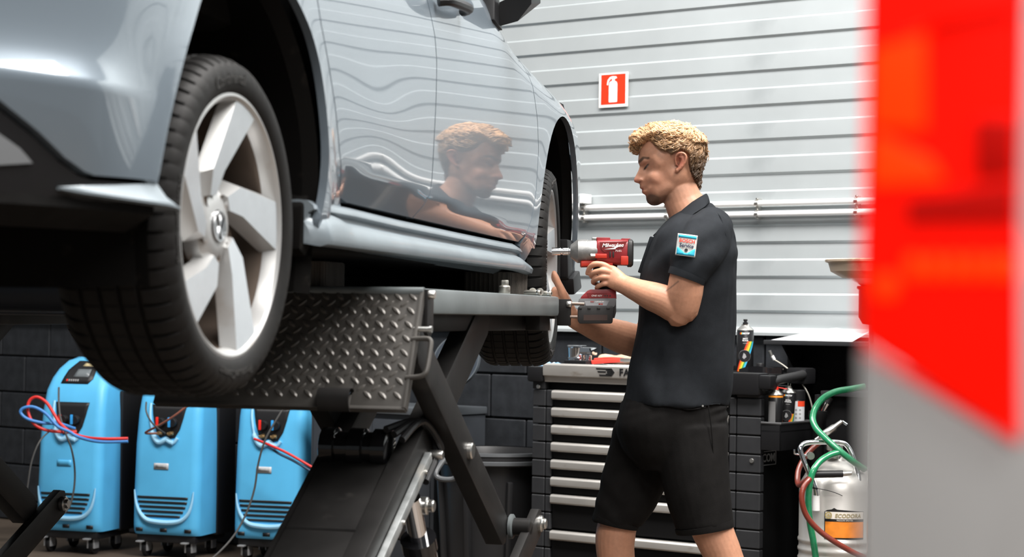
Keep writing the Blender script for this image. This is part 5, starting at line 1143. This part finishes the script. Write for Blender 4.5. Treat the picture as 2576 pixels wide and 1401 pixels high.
bm = nb(); box(bm, .02, .36, -.386, -.378, .05, .72, .004); box(bm, .38, .72, -.386, -.378, .05, .72, .004); obj('cabinet_doors', bm, MATS['cabinet_grey'], t)
t = thing('round_lid', 'round smoky plastic lid leaning against the wall on the grey cabinet', 'lid', wl(-.80, .20, .778))
c0 = at(1148, 908, 8.62)-Vector(t.location); nrm = Vector((-.45, -.85, .28)).normalized(); ax = nrm.orthogonal().normalized(); ay = nrm.cross(ax)
Ml = Matrix((ax, ay, nrm)).transposed().to_4x4(); Ml.translation = c0
bm = nb(); lathe(bm, [(.0001, .012), (.08, .012), (.086, .018), (.110, .006), (.116, .006), (.118, -.006), (.114, -.008), (.0001, .004)], n=56, M=Ml); obj('lid_disc', bm, mat('smoky_plastic', (.045, .055, .070), .22, coat=.4), t)
bm = nb(); lathe(bm, [(.113, .007), (.119, .008), (.119, -.008), (.113, -.009)], n=56, M=Ml); lathe(bm, [(.082, .015), (.087, .019), (.091, .017)], n=56, M=Ml); obj('lid_rim', bm, mat('lid_edge', (.10, .115, .13), .3), t)

# ------------------------------------------------------------------ blue service units
m_blue = mat('blue_shell', (.10, .47, .80), .42, var=.06, vscale=6, dirt=(.05, .25, .50, .68), dscale=7); m_pale = mat('pale_blue_edge', (.34, .66, .90), .4)
m_panel = mat('panel_black', (.010, .010, .011), .45); m_knobred = mat('knob_red', (.85, .03, .02), .4); m_knobblue = mat('knob_blue', (.04, .35, .80), .4)
m_brass = mat('brass', (.45, .30, .14), .35, .8); m_gcast = mat('caster_grey', (.42, .43, .44), .4, .5)
def unit(px, Y, rz, label, badge):
    loc = at(px, 1300, Y); loc.z = 0
    t = thing('service_unit', label, 'service unit', loc, math.radians(rz), 'blue service units along the wall')
    W, D = .178, .30                                    # half width, depth; front at y = 0
    prof = [(.115, .012, 1.), (.13, .0, 1.), (.16, -.004, 1.), (.30, -.004, 1.), (.55, .006, .99), (.70, .022, .97), (.80, .045, .94), (.86, .085, .90), (.905, .13, .84), (.945, .19, .74), (.962, .25, .62), (.955, .29, .55)]
    bm = nb(); R = []
    def rr(z, y0, k):
        w = W*k; r = .045; y1 = D; P = []
        for (cx, cy, a0) in ((w-r, y0+r, -90), (w-.02, y1-.02, 0), (-w+.02, y1-.02, 90), (-w+r, y0+r, 180)):
            q = r if cy < y1-.03 else .02
            for i in range(6): a = math.radians(a0+i*18); P.append(V(cx+q*math.cos(a), cy+q*math.sin(a), z))
        return P
    for z, y, k in prof: R.append(rr(z, min(y, D-.06), k))
    loft(bm, R); shell = obj('shell', bm, m_blue, t, ang=40)
    bm = nb(); box(bm, -W-.012, W+.012, .20, D+.10, .10, .80, .02); box(bm, -W+.02, W-.02, .02, D+.05, .075, .12, .01); obj('rear_frame', bm, m_panel, t)
    fy = lambda z: float(np.interp(z, [p[0] for p in prof], [p[1] for p in prof]))
    F = lambda x, z, h: V(x, fy(z)-h, z)
    # control recess: dark panel with scooped pale rim, knobs and couplings
    def sheet(name, poly, h, m, par, step=.02):
        bm = nb(); pts, fs, bp = tri_region(poly, step); vv = [bm.verts.new(F(p[0], p[1], h)) for p in pts]
        for f in fs: bm.faces.new([vv[i] for i in f])
        o = obj(name, bm, m, par); o.modifiers.new('s', 'SOLIDIFY').thickness = .002; return o
    cx = .0; top = .745
    bm = nb(); path = smooth_path([F(cx-.098, top+.004, .001), F(cx-.094, top-.05, .003), F(cx-.082, top-.11, .004), F(cx-.062, top-.16, .006), F(cx-.036, top-.182, .007), F(cx-.008, top-.172, .007), F(cx+.004, top-.168, .006), F(cx+.018, top-.176, .006), F(cx+.042, top-.182, .006), F(cx+.060, top-.16, .005)], 5)
    tube(bm, path, [.006]*12+[.013]*(len(path)-18)+[.008]*6, 10); obj('scoop_rim', bm, m_pale, shell)
    sheet('control_panel', [(cx-.088, top), (cx+.098, top), (cx+.086, top-.06), (cx+.070, top-.118), (cx+.046, top-.158), (cx+.02, top-.164), (cx-.004, top-.150), (cx-.03, top-.160), (cx-.052, top-.14), (cx-.072, top-.08)], .004, m_panel, shell)
    for kx, m in ((cx-.028, m_knobred), (cx+.036, m_knobblue)):
        bm = nb(); lathe(bm, [(.0001, -.030), (.020, -.030), (.022, -.026), (.022, 0)], axis='Y', n=20); kb = obj('knob', bm, m_panel, shell, loc=F(kx, top-.085, .004))
        bm = nb(); box(bm, -.006, .006, -.038, -.028, -.024, .024, .003); obj('knob_pointer', bm, m, shell, loc=F(kx-.010, top-.083, .004))
    for kx in (cx-.03, cx+.03):
        bm = nb(); tube(bm, [F(kx, top-.135, .0), F(kx, top-.138, .035)], .009, 10); tube(bm, [F(kx-.012, top-.138, .03), F(kx+.018, top-.138, .03)], .006, 10); obj('coupling', bm, m_brass, shell)
    bm = nb(); box(bm, cx+.062, cx+.088, fy(top)-.006, fy(top), top-.028, top-.012, .001); obj('socket_label', bm, m_matt, shell)
    # top console
    sheet('console', [(cx-.085, .835), (cx+.065, .835), (cx+.085, .86), (cx+.075, .945), (cx-.05, .945), (cx-.075, .90)], .004, m_panel, shell)
    sheet('display', [(cx-.03, .868), (cx+.055, .868), (cx+.052, .905), (cx-.022, .905)], .006, mat('display_grey', (.16, .18, .19), .2), shell); sheet('console_sticker', [(cx-.01, .92), (cx+.06, .92), (cx+.06, .935), (cx-.005, .935)], .006, mat('sticker_yellow', (.55, .45, .25), .5), shell)
    for i in range(6): sheet('key', [(cx-.06+.012*i, .846), (cx-.052+.012*i, .846), (cx-.052+.012*i, .856), (cx-.06+.012*i, .856)], .006, m_knobred if i == 0 else m_lett, shell)
    # badge, grille, lower details
    sheet('badge', [(cx-.060, .432), (cx+.018, .432), (cx+.018, .462), (cx-.060, .462)], .003, mat('badge_silver', (.55, .56, .57), .4) if badge else m_blue, shell)
    if badge: sheet('badge_print', [(cx-.050, .440), (cx+.006, .440), (cx+.006, .454), (cx-.050, .454)], .0048, mat('badge_print', (.30, .31, .32), .5), shell)
    for k in range(5):
        z = .302-.0225*k; hw = (.140, .136, .128, .116, .100)[k]
        sheet('vent_slot', [(cx-hw-.004, z), (cx+hw-.012, z), (cx+hw-.014, z-.011), (cx-hw-.002, z-.011)], .003, m_panel, shell)
    bm = nb(); path = smooth_path([F(cx-.160, .33, .001), F(cx-.150, .27, .002), F(cx-.128, .222, .004), F(cx-.09, .188, .005), F(cx-.03, .178, .006), (F(cx+.04, .178, .006)), F(cx+.095, .19, .005), F(cx+.130, .222, .004), F(cx+.148, .27, .002), F(cx+.156, .33, .001)], 5)
    tube(bm, path, [.003+.009*math.sin(pi*i/(len(path)-1)) for i in range(len(path))], 8); obj('grille_lip', bm, m_pale, shell)
    for x in (-.13, 0, .13): sheet('foot_slot', [(x-.018, .130), (x+.018, .130), (x+.018, .148), (x-.018, .148)], .004, m_panel, shell)
    for x in (-.12, .12):
        for y in (.05, .27):
            bm = nb(); lathe(bm, [(.0001, -.012), (.036, -.012), (.040, -.008), (.040, .008), (.036, .012), (.0001, .012)], (x-.005, y+.02, .040), 'X', 20); c = obj('caster_wheel', bm, m_black, t)
            bm = nb(); box(bm, x-.026, x-.018, y-.018, y+.03, .03, .095, .003); box(bm, x+.008, x+.016, y-.018, y+.03, .03, .095, .003); box(bm, x-.028, x+.018, y-.025, y+.03, .085, .10, .003); box(bm, x-.03, x+.005, y-.055, y-.02, .075, .083, .003); obj('caster_fork', bm, m_gcast, t)
    return t
unit(168, 9.38, -17, 'blue wheeled service unit with hoses coiled on its front', False)
unit(413, 9.26, -17, 'blue wheeled service unit between the two other units', True)
unit(672, 9.14, -15, 'blue wheeled service unit nearest the lift ramp', True)
m_redh = mat('red_hose', (.62, .03, .025), .35); m_blueh = mat('blue_hose', (.06, .22, .55), .35); m_cable = mat('grey_cable', (.07, .068, .065), .6)
hose('red_charge_hose', 'red hose looping over the front of the hose-draped blue unit', [(192, 1086, 9.24), (150, 1086, 9.20), (110, 1080, 9.17), (82, 1062, 9.16), (70, 1030, 9.17), (76, 1006, 9.18), (95, 999, 9.18), (118, 1014, 9.17), (138, 1045, 9.15), (152, 1066, 9.14), (180, 1088, 9.12), (215, 1100, 9.10), (260, 1104, 9.05), (322, 1103, 9.05)], .0078, m_redh, (-2.2, 9.2, .7))
hose('blue_charge_hose', 'blue hose looping over the front of the hose-draped blue unit', [(188, 1078, 9.24), (150, 1066, 9.18), (110, 1064, 9.16), (70, 1054, 9.15), (52, 1038, 9.15), (60, 1026, 9.15), (85, 1024, 9.15), (115, 1040, 9.14), (145, 1072, 9.13), (175, 1086, 9.12), (200, 1100, 9.10), (250, 1111, 9.05), (322, 1110, 9.05)], .0078, m_blueh, (-2.2, 9.2, .68))
hose('power_cable', 'dark cable hanging down the front of the hose-draped blue unit', [(148, 975, 9.32), (148, 1010, 9.24), (152, 1050, 9.20), (165, 1090, 9.18), (180, 1130, 9.20), (188, 1180, 9.22), (186, 1230, 9.22), (174, 1275, 9.22), (150, 1300, 9.2)], .0048, m_cable, (-2.2, 9.2, .5))
hose('power_cable', 'thin black cable curving left of the hose-draped blue unit', [(130, 1080, 9.2), (100, 1110, 9.12), (80, 1160, 9.1), (70, 1220, 9.1), (60, 1290, 9.12)], .0040, m_cable, (-2.3, 9.15, .5))
hose('charge_hose', 'brown hose across the control panel of the middle blue unit', [(478, 1015, 9.05), (440, 1045, 9.04), (400, 1070, 9.06), (372, 1084, 9.08), (368, 1090, 9.10), (395, 1090, 9.12)], .0055, mat('brown_hose', (.20, .07, .045), .4), (-1.7, 9.1, .7))
hose('power_cable', 'thin grey cable on the control panel of the middle blue unit', [(368, 1012, 9.12), (368, 1035, 9.05), (380, 1060, 9.04), (398, 1078, 9.06), (415, 1090, 9.10)], .0042, m_cable, (-1.7, 9.1, .7))
hose('power_cable', 'long dark cable trailing from the unit nearest the lift to the floor', [(724, 1010, 8.95), (700, 1048, 8.93), (668, 1105, 8.92), (650, 1165, 8.93), (640, 1230, 8.94), (620, 1290, 8.93), (590, 1345, 8.90), (548, 1392, 8.85), (500, 1430, 8.80)], .0048, m_cable, (-1.2, 8.9, .5))
hose('red_charge_hose', 'red hose slanting across the unit nearest the lift', [(640, 1104, 8.98), (665, 1114, 8.94), (720, 1138, 8.90), (790, 1178, 8.88), (830, 1200, 8.9)], .0062, m_redh, (-1.2, 8.9, .6))
hose('blue_charge_hose', 'dark blue hose slanting across the unit nearest the lift', [(676, 1122, 8.98), (700, 1140, 8.92), (740, 1160, 8.90), (790, 1190, 8.88), (830, 1215, 8.9)], .0062, mat('dark_blue_hose', (.02, .05, .10), .35), (-1.2, 8.9, .58))

# ------------------------------------------------------------------ neighbouring vehicle's rear corner with tail lamp
m_lens = mat('red_lens', (.95, .006, .001), .3, spec=.2); m_amber = mat('orange_lens', (1., .035, .002), .3, spec=.2); m_lensdk = mat('dark_red_lens', (.50, .004, .002), .3, spec=.2)
for m_, e_ in ((m_lens, .40), (m_amber, .75), (m_lensdk, .12)):       # emission added to the lenses, daylight alone leaves their red too dull
    b_ = m_.node_tree.nodes['Principled BSDF']; b_.inputs['Emission Color'].default_value = (1, .030 if m_ == m_amber else .004, 0, 1); b_.inputs['Emission Strength'].default_value = e_
m_van = mat('silver_bodywork', (.64, .63, .62), .4, .1, coat=.3)
van = thing('parked_vehicle', 'silver vehicle rear corner with a tall red tail lamp', 'vehicle', (at(2172, 700, .80).x, .80, 0), -CAR_YAW)
def vp(x, y, d=0.):          # a point of the rear face, in the vehicle's own frame
    r = CAM_R @ Vector(((x-1288)/FPX, -(y-700.5)/FPX, -1.)); o = Vector(van.location); n = Vector((math.sin(CAR_YAW), math.cos(CAR_YAW), 0)); s = ((o-CAM_P).dot(n)+d)/r.dot(n); p = CAM_P+r*s-o
    return Matrix.Rotation(CAR_YAW, 3, 'Z') @ p
def vpoly(name, poly, d0, d1, m, par=van, bev=.002):
    bm = nb(); P = [vp(*p) for p in poly]; prism(bm, [(p.x, p.z) for p in P], lambda a, b, h: V(a, h, b), d0, d1, bev); return obj(name, bm, m, par)
lamp = vpoly('tail_lamp', [(2190, -420), (2182, 0), (2176, 300), (2165, 700), (2160, 850), (2570, 1122), (2566, 700), (2566, -420)], -.004, .05, m_lens, bev=.004)
vpoly('lamp_segment', [(2196, 120), (2330, 70), (2330, 330), (2192, 320)], -.0065, 0, m_amber, lamp); vpoly('lamp_segment', [(2196, 330), (2345, 400), (2380, 460), (2190, 470)], -.0065, 0, m_amber, lamp)
vpoly('lamp_segment', [(2450, 300), (2556, 300), (2556, 450), (2450, 455)], -.0060, 0, m_lensdk, lamp); vpoly('lamp_segment', [(2280, 500), (2556, 460), (2556, 570), (2280, 570)], -.0058, 0, m_lensdk, lamp)
src = None
for k, x in enumerate((2300, 2350, 2400, 2450, 2500, 2540)): vpoly('lamp_facet', [(x-24, 640), (x+24, 640), (x+24, 705), (x-24, 705)], -.0085, 0, m_amber, lamp, .004)
vpoly('lamp_facet', [(2200, 690), (2262, 690), (2262, 752), (2200, 752)], -.0085, 0, m_amber, lamp, .004)
vpoly('lamp_divider', [(2184, 118), (2360, 66), (2560, 20), (2560, 30), (2360, 78), (2184, 132)], -.0070, 0, m_lensdk, lamp)
bm = nb(); P = [vp(*p) for p in [(2162, 872), (2572, 1140), (2572, -420), (2950, -420), (2950, 2600), (2178, 2600), (2168, 1500)]]
prism(bm, [(p.x, p.z) for p in P], lambda a, b, h: V(a, h, b), 0, .09, .003)
box(bm, .012, .60, .05, 1.6, .35, 1.55, .02); obj('bodywork', bm, m_van, van)
bm = nb(); lathe(bm, [(.0001, -.09), (.20, -.09), (.28, -.10), (.30, -.07), (.30, .07), (.28, .10), (.20, .09), (.0001, .09)], (.14, .9, .30), 'X', 40); obj('wheel', bm, m_rubber, van)
